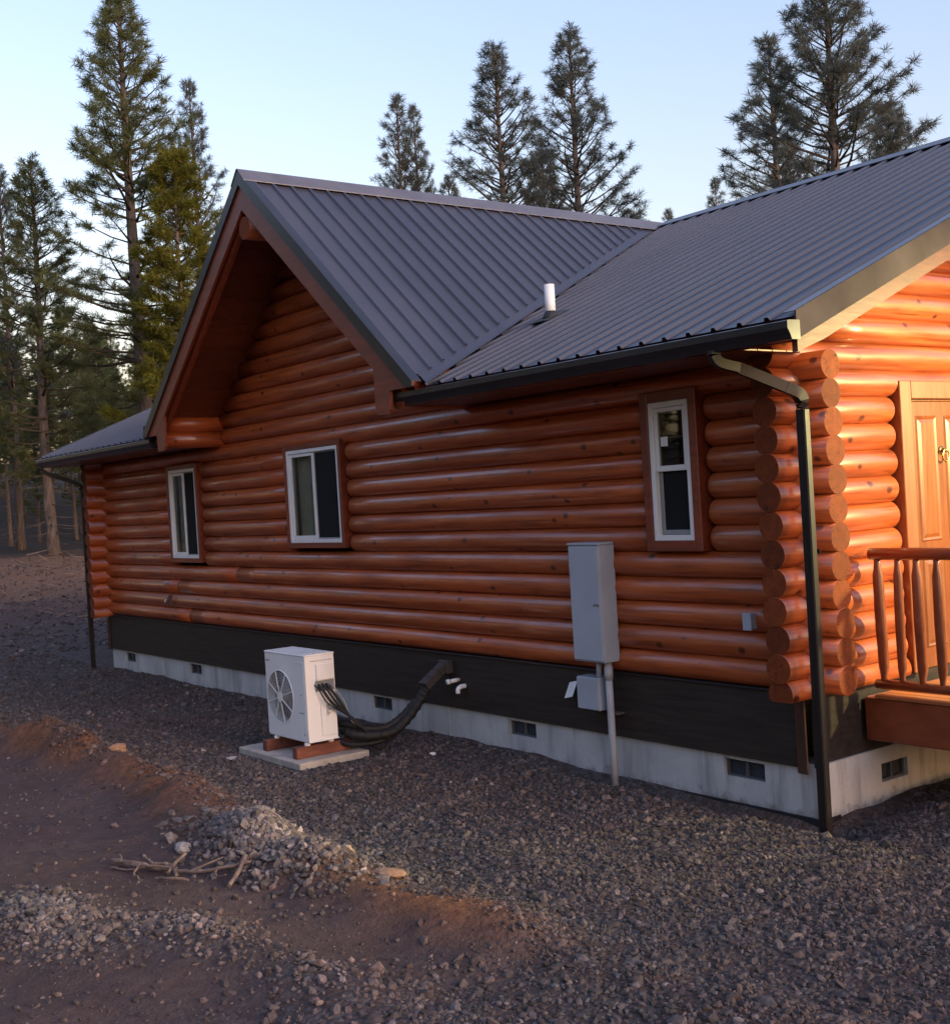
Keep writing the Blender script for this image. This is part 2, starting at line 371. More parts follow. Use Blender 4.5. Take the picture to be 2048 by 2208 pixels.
def ground_z(x, y):
    x = np.asarray(x, float); y = np.asarray(y, float)
    z = -.885 + .0 * x
    near = np.hypot((x - 5.5), (y + 7.1)); z = z + .72 * (1 - sstep(.5, 5.6, near))
    z = z + 1.15 * sstep(-21, -40, x) + .012 * np.maximum(0, -40 - x)
    z = z + .05 * sstep(-1, -4.5, y) * sstep(-16, -9, x)
    p, q = pile(x, y)
    bm_ = berm(x, y)
    z = z + .20 * bm_ * (1 + .9 * vnoise(x * 2.9 + 8, y * 2.9)) + .075 * p * (1 + .5 * vnoise(x * 3.7, y * 3.7 + 5)) + .14 * q
    amp = 1 + 2.5 * sstep(-16, -30, x)
    z = z + amp * (.05 * vnoise(x * .6, y * .6) + .035 * vnoise(x * 1.7 + 5, y * 1.7) + .030 * vnoise(x * 4.1, y * 4.1 + 7) + .016 * vnoise(x * 7.3 + 2, y * 7.3))
    # settled trench against the footing near the corner
    dwall = np.maximum(np.maximum(-y + .05, 0), 0)
    tr = np.exp(-((y + .10) / .17) ** 2) * sstep(-3.4, -1.6, x) * (1 - sstep(.3, .8, x))
    tr2 = np.exp(-((x - .16) / .2) ** 2) * sstep(-.3, .2, y) * (1 - sstep(6, 8, y))
    z = z - .15 * tr - .10 * tr2
    pd = sstep(.35, .0, np.maximum(np.abs(x + 5.27) - .70, np.abs(y + 1.25) - .45))
    z = z * (1 - pd) - .925 * pd
    z = z + .13 * np.clip(-60 - x, 0, 120) * (1 - .004 * np.clip(-60 - x, 0, 120))
    return z
def ground_mix(x, y):
    p, q = pile(x, y); b = berm(x, y)
    edge = -3.15 + .3 * vnoise(x * .8, y * .8) + .25 * vnoise(x * 2.3 + 4, y * 2.3)
    gv = sstep(edge - .25, edge + .15, y)
    road = 1 - sstep(.6, 2.2, x - .25 * y)              # the dirt track fades out towards the gravelled drive
    gv = np.maximum(gv, 1 - road); gv = gv * (1 - .75 * sstep(-15, -21, x + 1.5 * vnoise(x * .5 + 3, y * .5)))
    gv = np.maximum(gv, np.clip(p * 1.5 - .2, 0, 1)); gv = np.maximum(gv, np.clip(q * 1.6 - .25, 0, 1))
    clay = np.clip(b * 1.5 - .12, 0, 1) * (1 - np.clip(p * 1.4, 0, .85)) * (.45 + 1.0 * np.clip(vnoise(x * 1.6 + 2, y * 2.2) + .5, 0, 1))
    clay = np.clip(clay, 0, 1)
    duff = sstep(-23, -33, x + 1.2 * vnoise(x * .5, y * .5))
    wood_ = sstep(-39, -46, x + 3 * vnoise(x * .3, y * .3))  # dark needle litter, with canopy shade put into the same colour
    return gv, clay, duff, wood_

def spaced(lo, hi, step, far, k=1.075):
    c = list(np.arange(lo, hi + step * .5, step)); s = step; a = hi
    right = []
    while a < far: s *= k; a += s; right.append(a)
    left = []; s = step; a = lo
    while a > -far: s *= k; a -= s; left.append(a)
    return np.array(left[::-1] + c + right)
gx = spaced(-17, 4.0, .075, 900); gy = spaced(-6.6, 2.2, .075, 900)
GX, GY = np.meshgrid(gx, gy, indexing='ij'); GZ = ground_z(GX, GY)
inside = (GX > -13.5) & (GX < -.35) & (GY > .35) & (GY < 11.1)
GZ = np.where(inside, -1.0, GZ)
nx, ny = len(gx), len(gy)
vv = np.stack([GX, GY, GZ], -1).reshape(-1, 3)
ii = (np.arange(nx - 1)[:, None] * ny + np.arange(ny - 1)[None]).ravel()
ff = np.stack([ii, ii + ny, ii + ny + 1, ii + 1], -1)
def fastmesh(name, V, F, mat, attrs=()):
    V = np.ascontiguousarray(V, dtype=np.float32); F = np.ascontiguousarray(F, dtype=np.int32); k = F.shape[1]
    me = bpy.data.meshes.new(name); me.vertices.add(len(V)); me.vertices.foreach_set('co', V.ravel())
    me.loops.add(F.size); me.loops.foreach_set('vertex_index', F.ravel())
    me.polygons.add(len(F)); me.polygons.foreach_set('loop_start', np.arange(0, F.size, k, dtype=np.int32))
    try: me.polygons.foreach_set('loop_total', np.full(len(F), k, dtype=np.int32))
    except Exception: pass
    for nme, typ, dom, key, d in attrs:
        a = me.attributes.new(nme, typ, dom); a.data.foreach_set(key, np.ascontiguousarray(d, dtype=np.float32).ravel())
    me.materials.append(mat); me.update(calc_edges=True); me.validate(); me.shade_flat()
    return me
gv, cl, du, fo = ground_mix(GX, GY)
me = fastmesh('ground', vv, ff, M['ground'], [('gravel', 'FLOAT', 'POINT', 'value', gv), ('clay', 'FLOAT', 'POINT', 'value', cl), ('duff', 'FLOAT', 'POINT', 'value', du), ('forest_floor_shade', 'FLOAT', 'POINT', 'value', fo)])
me.shade_smooth()
go = link('ground', me); go['kind'] = 'structure'; go['label'] = 'grey gravel yard with red-brown dirt track running up to the forest'

# ------------------------------------------------------------------ the log house
L, OH, ZE = 13.857, .7035, 2.5934
RX, RY, RZ = -6.602, 5.742, 5.2446
HW = 3.111; OE = .589; XL = -L - .564; YF = -.88; WY = 2 * RY
SL = (RZ - ZE) / (RY + OH); CS = (RZ - ZE) / HW
PITCH, LR = .203, .1065
YC, XC = .082, -.065           # log centre lines of the long wall and of the porch wall
H = empty('log_house', (-6.9, 0.05, -.95), 'single-storey log house with red-brown logs, dark ribbed metal roof and front gable', 'house')

NS = 24
def log(axis, a0, a1, c1, c2, inward, r=LR, taper0=False, taper1=False, name='log', parent=H, step=.5, zcut=None, rz=None):
    """one log; inward = direction (in c1) to the inside of the house, where a scarfed end draws back"""
    rz = rz or random
    st = []
    a = a0
    n = max(2, int((a1 - a0) / step)); st = [a0 + (a1 - a0) * i / n for i in range(n + 1)]
    if taper0: st = [a0, a0 + .02, a0 + .045, a0 + .07] + [q for q in st if q > a0 + .2]
    if taper1: st = [q for q in st if q < a1 - .2] + [a1 - .07, a1 - .045, a1 - .02, a1]
    a0 += 0 if taper0 else rz.uniform(0, .014); a1 -= 0 if taper1 else rz.uniform(0, .014)      # ends never sawn quite level
    st[0] = a0; st[-1] = a1
    ph = [rz.uniform(0, 6.28) for _ in range(4)]; off = rz.uniform(0, 60); V = []; TC = []
    for s in st:
        k = 1.0
        if taper0: k = min(k, .68 + .32 * min(1, (s - a0) / .07) ** .6)
        if taper1: k = min(k, .68 + .32 * min(1, (a1 - s) / .07) ** .6)
        rr = r * k * (1 + .009 * math.sin(s * 1.7 + ph[0]) + .006 * math.sin(s * 4.3 + ph[1]))
        dc = inward * (r * (1 - k)) + .004 * math.sin(s * .8 + ph[2]); dz = .0015 * math.sin(s * 1.1 + ph[3])
        for i in range(NS):
            an = 2 * math.pi * (i + .5) / NS
            q = rr * (1 + .007 * math.sin(3 * an + ph[0] + s * .6) + .004 * math.sin(5 * an + ph[3]))
            u = math.cos(an) * q; z = math.sin(an) * q
            if zcut is not None: z = max(z, zcut)
            V.append((s, c1 + dc + u, c2 + dz + z) if axis == 'x' else (c1 + dc + u, s, c2 + dz + z))
            TC.append((s + off, u + 40, z + 40))
    F = []; m = len(st)
    for j in range(m - 1):
        for i in range(NS):
            q = [j * NS + i, j * NS + (i + 1) % NS, (j + 1) * NS + (i + 1) % NS, (j + 1) * NS + i]
            F.append(q if axis == 'y' else q[::-1])
    e0 = list(range(NS)); e1 = list(range((m - 1) * NS, m * NS))
    F += [e0[::-1], e1] if axis == 'y' else [e0, e1[::-1]]
    F = [f[::-1] for f in F] if axis == 'x' else [f[::-1] for f in F]
    nf = len(F)
    return mk(name, V, F, [M['log'], M['logend']], parent, [True] * (nf - 2) + [False] * 2, [0] * (nf - 2) + [1, 1], TC)

def wall_run(axis, lo, hi, z, c1, inward, holes, joints=True, t=True, **k):
    """one course, cut at the openings that it crosses"""
    cuts = sorted((a, b) for a, b, z0, z1 in holes if z0 < z and z1 > z + .03)
    s = lo; first = True; segs = []
    for a, b in cuts: segs.append((s, a, not first, True)); s = b; first = False
    segs.append((s, hi, not first, False))
    for a, b, t0, t1 in segs:
        if b - a < .08: continue
        if joints and b - a > 5 and random.random() < .5:
            j = random.uniform(a + 2, b - 2); log(axis, a, j - .002, c1, z, inward, taper0=t0, **k); log(axis, j + .002, b, c1, z, inward, taper1=t1, **k)
        else: log(axis, a, b, c1, z, inward, taper0=t0, taper1=t1, **k)

WIN = [('slider', -10.965, -10.07, .925, 2.175), ('slider', -7.455, -6.26, 1.122, 2.225), ('hung', -1.412, -.980, 1.107, 2.215)]
TW = .085
TWS = {'slider': .062, 'hung': .085}
holes = [(a - TWS[k], b + TWS[k], z0 - TWS[k], z1 + TWS[k]) for k, a, b, z0, z1 in WIN]
for k in range(12): wall_run('x', -L - .28, .27, .1015 + PITCH * k, YC, 1, holes)
ztop = .1015 + PITCH * 12
k = 0
while True:                                            # logs of the front gable, up under its roof
    z = ztop + PITCH * k; half = HW * (RZ - (z + .11)) / (RZ - ZE) - .06
    if half < .15: break
    log('x', RX - half, RX + half, YC, z, 1); k += 1
DOOR = (1.225, 2.46, -.15, 2.25)
for k in range(13): wall_run('y', -.27 if k < 12 else .30, WY + .27, PITCH * (k + 1), XC, -1, [DOOR], False)
log('y', -.252, 1.2, XC, 0.02, -1, zcut=-.055); log('y', 2.48, WY + .27, XC, 0.02, -1, zcut=-.055)
k = 0
while True:
    z = PITCH * (14 + k); y0 = (z + .11 - ZE) / SL - OH + .12
    if y0 > RY - .3: break
    log('y', y0, WY - y0, XC, z, -1); k += 1
for k in range(13): log('y', -.27, WY + .27, -L - XC, PITCH * (k + 1), 1, step=1.5)
log('y', -.27, WY + .27, -L - XC, .02, 1, zcut=-.055, step=1.5)
k = 0
while True:
    z = PITCH * (14 + k); y0 = (z + .11 - ZE) / SL - OH + .12
    if y0 > RY - .3: break
    log('y', y0, WY - y0, -L - XC, z, 1, step=1.5); k += 1
for k in range(12): log('x', -L - .28, .28, WY - YC, .1015 + PITCH * k, -1, step=2)
# outrigger logs carrying the gable eaves, and the ridge log
for xx in (-9.33, RX * 2 + 9.33):
    for j in range(2): log('y', -.80 + .03 * j, .5, xx, 2.505 + PITCH * j, 1, r=.104)
log('y', -.845, 1.0, RX, 4.66, 1, r=.125)

# skirt, corner trims, foundation with its vents
box('skirt_board', -L + .02, -.10, .025, .055, -.56, -.006, M['skirt'], H)
box('skirt_board', -.055, -.025, .06, 5, -.56, -.006, M['skirt'], H)
box('corner_trim', -.16, -.072, .005, .0245, -.60, -.055, M['trimdark'], H)
box('corner_trim', -L - .03, -L + .05, .005, .0245, -.58, -.055, M['trimdark'], H)
box('skirt_drip_edge', -L + .06, -.17, .002, .024, -.018, -.007, M['black'], H, .002)
FV = [-13.10, -10.67, -8.24, -5.81, -3.38, -.71]; VW, VZ0, VZ1 = .20, -.735, -.595
fb = MB(); xs = [-L] + [q for a in FV for q in (a - VW, a + VW)] + [0]
for i in range(0, len(xs), 2): fb.prism([(xs[i], .062), (xs[i + 1], .062), (xs[i + 1], .27), (xs[i], .27)], 'z', -.925, -.535)
for a in FV:
    fb.prism([(a - VW, .062), (a + VW, .062), (a + VW, .27), (a - VW, .27)], 'z', -.925, VZ0)
    fb.prism([(a - VW, .062), (a + VW, .062), (a + VW, .27), (a - VW, .27)], 'z', VZ1, -.535)
fe = .967
for y0, y1, z0, z1 in ((.27, fe - .17, -.96, -.535), (fe + .17, WY, -.96, -.535), (fe - .17, fe + .17, -.96, VZ0 - .06), (fe - .17, fe + .17, VZ1 - .06, -.535)):
    fb.prism([(-.21, y0), (-.004, y0), (-.004, y1), (-.21, y1)], 'z', z0, z1)
fb.prism([(-L + .002, .27), (-L + .21, .27), (-L + .21, WY), (-L + .002, WY)], 'z', -.96, -.535)
fnd = fb.build('foundation', M['conc'], H)
for xj in (-11.9, -9.46, -7.0, -4.55, -2.15): box('form_seam', xj - .006, xj + .006, .057, .064, -.93, -.545, M['conc'], fnd, .001)
box('footing_block', -L, .01, .052, .26, -1.25, -.926, M['footblack'], H, .002)
box('footing_block', -.21, .008, .262, WY, -1.25, -.961, M['footblack'], H, .002)
def found_vent(cx, cy, cz, along):
    m = MB()
    h = .07
    def bx_(m, a0, a1, d0, d1, z0, z1):
        if along == 'x': m.box(cx + a0, cx + a1, cy + d0, cy + d1, z0, z1, .002)
        else: m.box(cx - d1, cx - d0, cy + a0, cy + a1, z0, z1, .002)
    wv = VW - .004 if along == 'x' else .166
    bx_(m, -wv, wv, .06, .07, cz - h, cz + h); o = m.build('vent_screen', M['ventdark'], H)
    m = MB()
    for a0, a1, z0, z1 in ((-wv, -wv + .018, cz - h, cz + h), (wv - .018, wv, cz - h, cz + h), (-wv + .018, wv - .018, cz - h, cz - h + .014), (-wv + .018, wv - .018, cz + h - .014, cz + h), (-.012, .012, cz - h + .014, cz + h - .014)):
        bx_(m, a0, a1, .03, .058, z0, z1)
    m.build('vent_frame', M['acin'], o)
for a in FV: found_vent(a, .062, (VZ0 + VZ1) / 2, 'x')
found_vent(-.004, fe, (VZ0 + VZ1) / 2 - .06, 'y')

# ---- roof: decks, ribbed panels, flashings, caps
def ribbed(name, s_range, lines, h0=0.0, panel=.9144, pitch=.2286):
    """lines(s) -> (low point, high point, normal) for the sheet line at s; panels split every .914 m"""
    s0, s1 = s_range; a = s0
    while a < s1 - .02:
        b = min(a + panel, s1); S = [(a, 0)]
        q = a + pitch * .5
        while q < b - .03:
            S += [(q - .026, 0), (q - .014, .024), (q + .014, .024), (q + .026, 0)]
            q += pitch
        S.append((b, 0)); V = []
        for s, h in S:
            p, q2, n = lines(s)
            if (q2 - p).length < .01 or (q2 - p).dot(DIRN) < 0: q2 = p + DIRN * .004
            V += [p + n * (h + h0), q2 + n * (h + h0)]
        F = [[2 * i, 2 * i + 2, 2 * i + 3, 2 * i + 1] for i in range(len(S) - 1)]
        if sum((Vector(V[2 * i + 1]) - Vector(V[2 * i])).length for i in range(len(S))) / len(S) > .06:
            mk(name, V, F, M['roof'], roof)
        a = b
roof = MB()
dz = -.012
def deck_poly(poly, axis, a0, a1): roof.prism(poly, axis, a0, a1)
deck_poly([(-OH + .03, ZE + .03 * SL + dz), (RY, RZ + dz), (RY, RZ + dz - .13), (-OH + .03, ZE + .03 * SL + dz - .13)], 'x', RX + HW - .25, OE - .03)
deck_poly([(-OH + .03, ZE + .03 * SL + dz), (RY, RZ + dz), (RY, RZ + dz - .13), (-OH + .03, ZE + .03 * SL + dz - .13)], 'x', XL + .03, RX - HW + .25)
yb = .5
deck_poly([(yb, ZE + (yb + OH) * SL + dz - .01), (RY, RZ + dz - .01), (RY, RZ + dz - .13), (yb, ZE + (yb + OH) * SL + dz - .13)], 'x', RX - HW + .25, RX + HW - .25)
deck_poly([(RY, RZ + dz), (WY + OH, ZE + dz), (WY + OH, ZE + dz - .13), (RY, RZ + dz - .13)], 'x', XL + .03, OE - .03)
# front gable decks stop where they meet the main slope
for sg in (-1, 1):
    V = []
    for d in (dz, dz - .12):
        V += [(RX, YF + .03, RZ + d), (RX + sg * (HW - .16), YF + .03, ZE + .16 * CS + d), (RX + sg * (HW - .16), -OH + .02, ZE + .16 * CS + d), (RX, RY, RZ + d)]
    F = [[0, 1, 2, 3], [7, 6, 5, 4], [0, 4, 5, 1], [1, 5, 6, 2], [2, 6, 7, 3], [3, 7, 4, 0]]
    roof.add(V, F if sg < 0 else [f[::-1] for f in F])
roof = roof.build('roof', M['board'], H)
nmain = Vector((0, -SL, 1)).normalized(); nr = Vector((CS, 0, 1)).normalized(); nl = Vector((-CS, 0, 1)).normalized()
def mp(x, y): return Vector((x, y, ZE + (y + OH) * SL))
def yvalley(x): return -OH + (1 - abs(x - RX) / HW) * (RY + OH)
def lmain(x):
    y0 = -OH - .035
    if abs(x - RX) < HW: y0 = max(y0, yvalley(x) + .05)
    return mp(x, y0), mp(x, max(RY, y0 + .001)), nmain
DIRN = Vector((0, 1, SL)).normalized()
ribbed('roof_panel', (RX + .02, OE), lmain); ribbed('roof_panel', (XL, RX - .02), lmain)
nb = Vector((0, SL, 1)).normalized(); DIRN = Vector((0, -1, SL)).normalized()
ribbed('roof_panel', (XL, OE), lambda x: (Vector((x, WY + OH + .03, ZE - .03 * SL)), Vector((x, RY, RZ)), nb))
def lgab(sg):
    def f(y):
        d = HW + .0
        if y > -OH: d = HW * (1 - (y + OH) / (RY + OH)) - .11
        elif y > -OH - .12: d = HW - .1
        d = max(d, 0)
        return Vector((RX + sg * d, y, RZ - d * CS)), Vector((RX, y, RZ)), (nr if sg > 0 else nl)
    return f
for sg in (1, -1):
    DIRN = Vector((-sg, 0, CS)).normalized(); ribbed('roof_panel', (YF, RY - .3), lgab(sg))
# valley flashing
for sg in (1, -1):
    m = MB(); P0 = Vector((RX + sg * HW, -OH - .02, ZE)); P1 = Vector((RX, RY, RZ)); up = Vector((0, 0, .004))
    wg, wm = .24, .13
    a0 = P0 + Vector((-sg * wg, 0, wg * CS)); a1 = P1 + Vector((0, -.45, .0)); b0 = P0 + Vector((sg * wm, 0, 0)); b1 = P1 + Vector((sg * wm, 0, 0))
    nn_ = nr if sg > 0 else nl
    rows = [(a0 - nn_ * .005, a1 - nn_ * .005), (P0 + Vector((-sg * .012, 0, .018)), P1 + Vector((-sg * .012, 0, .018))), (P0 + Vector((0, 0, .004)), P1 + Vector((0, 0, .004))), (b0 + nmain * .036, b1 + nmain * .036)]
    V = []; N_ = 14
    rv = random.Random(5)
    for i in range(N_ + 1):
        for ra, rb in rows:
            q = ra.lerp(rb, i / N_); V.append(q + Vector((0, 0, rv.uniform(0, .003))))
    F = [[i * 4 + j, i * 4 + j + 1, i * 4 + j + 5, i * 4 + j + 4] for i in range(N_) for j in range(3)]
    if sg < 0: F = [f[::-1] for f in F]
    m.add(V, F).build('valley_flashing', M['roof'], roof)
def ridge_cap(name, p0, p1, side, slope, wd=.17):
    """side: horizontal unit vector across the ridge"""
    m = MB(); S = Vector(side); V = []
    prof = [(-wd, -wd * slope + .030), (-wd, -wd * slope + .038), (-.02, .044), (0, .058), (.02, .044), (wd, -wd * slope + .038), (wd, -wd * slope + .030)]
    prof += [(u * .985, z - .006) for u, z in prof[::-1][1:-1]]
    n = len(prof)
    for p in (Vector(p0), Vector(p1)):
        for u, z in prof: V.append(p + S * u + Vector((0, 0, z)))
    F = [list(range(n)), list(range(n, 2 * n))[::-1]] + [[(i + 1) % n, i, n + i, n + (i + 1) % n] for i in range(n)]
    d = (Vector(p1) - Vector(p0)).cross(S).z
    if d > 0: F = [f[::-1] for f in F]
    m.add(V, F).build(name, M['cap'], roof)
ridge_cap('ridge_cap', (RX + .1, RY, RZ), (OE + .015, RY, RZ), (0, 1, 0), SL); ridge_cap('ridge_cap', (XL - .015, RY, RZ), (RX - .1, RY, RZ), (0, 1, 0), SL)
ridge_cap('ridge_cap', (RX, YF - .02, RZ + .004), (RX, RY + .1, RZ + .004), (1, 0, 0), CS, .16)

# front gable: rake metal, fascia boards, soffit planks, eave returns
for sg in (-1, 1):
    def pt(d, dn): return (RX + sg * d, RZ - d * CS + dn)
    e = HW
    zc = ZE - .018
    def cut(dn): return (RX + sg * (RZ + dn - zc) / CS, zc)
    MB().prism([pt(0, .035), pt(e, .035), (RX + sg * e, zc), cut(-.115), pt(0, -.115)], 'y', YF - .012, YF + .012).build('rake_trim', M['black'], roof)
    MB().prism([pt(0, .035), pt(e, .035), pt(e, .026), pt(0, .026)], 'y', YF + .0125, YF + .10).build('rake_trim', M['black'], roof)
    MB().prism([pt(0, -.10), cut(-.10), cut(-.345), pt(0, -.39)], 'y', YF + .013, YF + .048).build('fascia_board', M['board'], roof)
    MB().prism([pt(.12, -.165), pt(e - .45, -.165), pt(e - .45, -.40), pt(.12, -.45)], 'y', YF + .075, YF + .13).build('barge_rafter', M['board'], roof)
    # plumb-cut return at the foot of the fascia, beside the gutter end
    MB().prism([(RX + sg * q, z) for q, z in ((2.46, 2.42), (2.50, 2.37), (2.68, 2.36), (2.71, 2.40), (2.715, zc - .003), cut(-.36), pt(2.46, -.36))][:5] + [(cut(-.345)[0], zc - .003), pt(2.46, -.352)], 'y', YF + .014, YF + .047).build('eave_return', M['board'], roof)
    d = .02
    while d < e - .1:
        b = min(d + .285, e - .05)
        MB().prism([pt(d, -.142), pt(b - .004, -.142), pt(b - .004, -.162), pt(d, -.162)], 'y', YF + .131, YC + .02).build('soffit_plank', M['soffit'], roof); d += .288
# main eaves: fascia, soffit planks, gutters
for x0, x1 in ((RX + HW - .32, OE - .03), (XL + .03, RX - HW + .32)):
    box('fascia_board', x0, x1, -OH + .02, -OH + .055, ZE - .165, ZE - .03, M['board'], roof)
    for i in range(4):
        y0 = -OH + .057 + i * .155
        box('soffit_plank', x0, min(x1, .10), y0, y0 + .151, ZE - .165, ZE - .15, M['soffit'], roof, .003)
def gutter(x0, x1, cap0, cap1):
    yo, zo = -OH + .018, ZE - .035
    P = [(0, .0), (0, -.125), (-.085, -.125), (-.098, -.095), (-.125, -.055), (-.125, -.010), (-.112, -.004)]
    Q = [(-.108, -.012), (-.120, -.014), (-.120, -.054), (-.094, -.092), (-.081, -.120), (-.005, -.120), (-.005, .0)]
    g = MB().prism([(yo + a, zo + b) for a, b in P + Q], 'x', x0, x1).build('gutter', M['black'], H)
    for x, mt, s in ((x0, cap0, -1), (x1, cap1, 1)):
        MB().prism([(yo + a * 1.01, zo + b * 1.01) for a, b in P], 'x', x + (0 if s > 0 else -.004), x + (.004 if s > 0 else 0)).build('end_cap', mt, g)
    n = int((x1 - x0) / .8)
    for i in range(n):
        x = x0 + (i + .5) * (x1 - x0) / n; box('gutter_hanger', x - .012, x + .012, yo - .11, yo, zo - .012, zo - .009, M['black'], g, .001)
gutter(-3.90, OE + .015, M['black'], M['endcap']); gutter(XL - .015, -9.72, M['black'], M['black'])
box('gutter_splash_guard', -9.86, -9.84, -OH - .12, -OH + .05, ZE - .03, ZE + .14, M['black'], H, .002)

# downspouts
def spout(pts, name='downspout'):
    o = MB().bar(pts, .078, .06, (0, 0, 1)).build(name, M['spout'], H)
    for f in o.data.polygons: f.use_smooth = False
    return o
def vbar(m, x, y, z0, z1, wx=.078, wy=.058):
    m.box(x - wx / 2, x + wx / 2, y - wy / 2, y + wy / 2, z0, z1, .006)
    for s in (-1, 1): m.box(x - .012 + s * .02, x + .012 + s * .02, y - wy / 2 - .003, y - wy / 2 + .002, z0 + .002, z1 - .002, .001)
m = MB(); vbar(m, .222, -.205, -.96, 2.02); ds = m.build('downspout', M['spout'], H)
MB().bar(curve_pts([(-.06, -OH - .05, ZE - .15), (-.06, -OH - .05, ZE - .19), (-.045, -OH - .01, ZE - .235), (.0, -.585, ZE - .27)], 5), .066, .066).build('elbow', M['spout'], ds)
MB().bar([(.0, -.585, ZE - .27), (.175, -.305, ZE - .42)], .06, .075).build('offset_pipe', M['spout'], ds)
MB().bar(curve_pts([(.175, -.305, ZE - .42), (.21, -.245, ZE - .455), (.222, -.21, ZE - .50), (.222, -.205, ZE - .57)], 5), .064, .076).build('elbow', M['spout'], ds)
MB().box(.17, .274, -.17, -.165, 1.02, 1.05, .002).build('strap', M['spout'], ds)
xd = -L - .20
m = MB(); vbar(m, xd, -.20, -.93, 2.06); ds = m.build('downspout', M['spout'], H)
MB().bar(curve_pts([(XL + .12, -OH - .05, ZE - .15), (XL + .12, -OH - .05, ZE - .21), (XL + .16, -.62, ZE - .29), (xd - .06, -.32, ZE - .42), (xd, -.22, ZE - .48), (xd, -.20, ZE - .56)], 5), .07, .066).build('elbow', M['spout'], ds)

# porch-end rake: metal fascia, wood trim under it, soffit planks
def rp(y, d): return (y, ZE + (y + OH) * SL + d)
ya, yb_ = -OH - .01, RY
MB().prism([rp(ya, .03), rp(yb_, .03), rp(yb_, -.155), rp(ya, -.155)], 'x', OE, OE + .016).build('rake_trim', M['rake'], roof)
MB().prism([rp(ya, .03), rp(yb_, .03), rp(yb_, .024), rp(ya, .024)], 'x', OE - .09, OE - .0005).build('rake_trim', M['cap'], roof)
MB().prism([rp(ya + .02, -.135), rp(yb_, -.135), rp(yb_, -.265), rp(ya + .30, -.265), rp(ya + .02, -.24)], 'x', OE - .045, OE - .001).build('fascia_board', M['raketrim'], roof)
MB().prism([(WY - q[0], q[1]) for q in [rp(ya, .03), rp(yb_, .03), rp(yb_, -.155), rp(ya, -.155)]][::-1], 'x', OE, OE + .016).build('rake_trim', M['rake'], roof)
y = ya + .06
while y < RY - .1:
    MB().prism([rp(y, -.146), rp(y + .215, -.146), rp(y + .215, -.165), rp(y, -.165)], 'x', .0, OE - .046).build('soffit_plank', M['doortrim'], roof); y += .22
MB().prism([rp(ya, .03), rp(yb_, .03), rp(yb_, -.155), rp(ya, -.155)], 'x', XL - .016, XL).build('rake_trim', M['black'], roof)

# ---- windows
def window(kind, a, b, z0, z1):
    TW = TWS[kind]
    wn = MB()
    for q in ((a, a + .045, z0, z1), (b - .045, b, z0, z1), (a + .045, b - .045, z0, z0 + .045), (a + .045, b - .045, z1 - .045, z1)):
        wn.box(q[0], q[1], -.045, .05, q[2], q[3], .004)
    wn = wn.build('window', M['vinyl'], H)
    for nme, q in (('trim_board', (a - TW, a - .002, z0 - TW, z1 + TW)), ('trim_board', (b + .002, b + TW, z0 - TW, z1 + TW)), ('trim_board', (a - .001, b + .001, z1 + .002, z1 + TW)), ('sill_board', (a - .001, b + .001, z0 - TW, z0 - .002))):
        box(nme, q[0], q[1], -.055, .13, q[2], q[3], M['board'], wn, .005)
    if kind == 'slider':
        c = (a + b) / 2
        m = MB()
        for q in ((a + .047, a + .085, z0 + .047, z1 - .047), (c - .02, c + .03, z0 + .047, z1 - .047), (a + .086, c - .021, z0 + .047, z0 + .085), (a + .086, c - .021, z1 - .085, z1 - .047)): m.box(q[0], q[1], -.03, .005, q[2], q[3], .003)
        m.build('sash', M['vinyl'], wn)
        box('pane', a + .083, c - .018, -.014, -.010, z0 + .083, z1 - .083, M['glass'], wn, .0005)
        box('pane', c + .028, b - .043, .018, .022, z0 + .043, z1 - .043, M['glass'], wn, .0005)
        m = MB()
        for q in ((c + .032, c + .045, z0 + .047, z1 - .047), (b - .06, b - .047, z0 + .047, z1 - .047), (c + .046, b - .061, z0 + .047, z0 + .06), (c + .046, b - .061, z1 - .06, z1 - .047)): m.box(q[0], q[1], -.022, -.012, q[2], q[3], .002)
        m.build('screen_frame', M['cable'], wn)
        box('screen', c + .046, b - .061, -.017, -.0155, z0 + .061, z1 - .061, M['screen'], wn, .0003)
        # curtain hanging inside behind the fixed half
        V = []; n = 30; x0, x1 = a + .02, c - .05
        for i in range(n + 1):
            x = x0 + (x1 - x0) * i / n; y = .10 + .025 * math.sin(i * 1.35) + .008 * math.sin(i * 3.1)
            V += [(x, y, z0 - .05), (x, y, z1 + .1)]
        mk('curtain', V, [[2 * i, 2 * i + 2, 2 * i + 3, 2 * i + 1] for i in range(n)], M['curtain'], wn, True)
    else:
        c = (z0 + z1) / 2 + .0
        m = MB()
        for q in ((a + .047, a + .08, c, z1 - .047), (b - .08, b - .047, c, z1 - .047), (a + .081, b - .081, c, c + .045), (a + .081, b - .081, z1 - .08, z1 - .047)): m.box(q[0], q[1], -.03, .005, q[2], q[3], .003)
        m.build('sash', M['vinyl'], wn)
        m = MB()
        for q in ((a + .047, a + .085, z0 + .047, c - .002), (b - .065, b - .047, z0 + .047, c - .002), (a + .086, b - .066, z0 + .047, z0 + .085)): m.box(q[0], q[1], -.002, .03, q[2], q[3], .003)
        m.build('sash', M['cable'], wn)
        box('pane', a + .078, b - .078, -.014, -.010, c + .043, z1 - .078, M['glass'], wn, .0005)
        box('pane', a + .083, b - .063, .012, .016, z0 + .083, c, M['glass'], wn, .0005)
        box('screen', a + .083, b - .063, .006, .0075, z0 + .083, c - .003, M['screen'], wn, .0003)
        box('sticker', a + .10, a + .175, -.0165, -.0145, c + .20, c + .275, M['paper'], wn, .0003)
        box('blind_rail', a + .10, b - .09, .03, .04, c + .265, c + .275, M['cable'], wn, .001)
for q in WIN: window(*q)
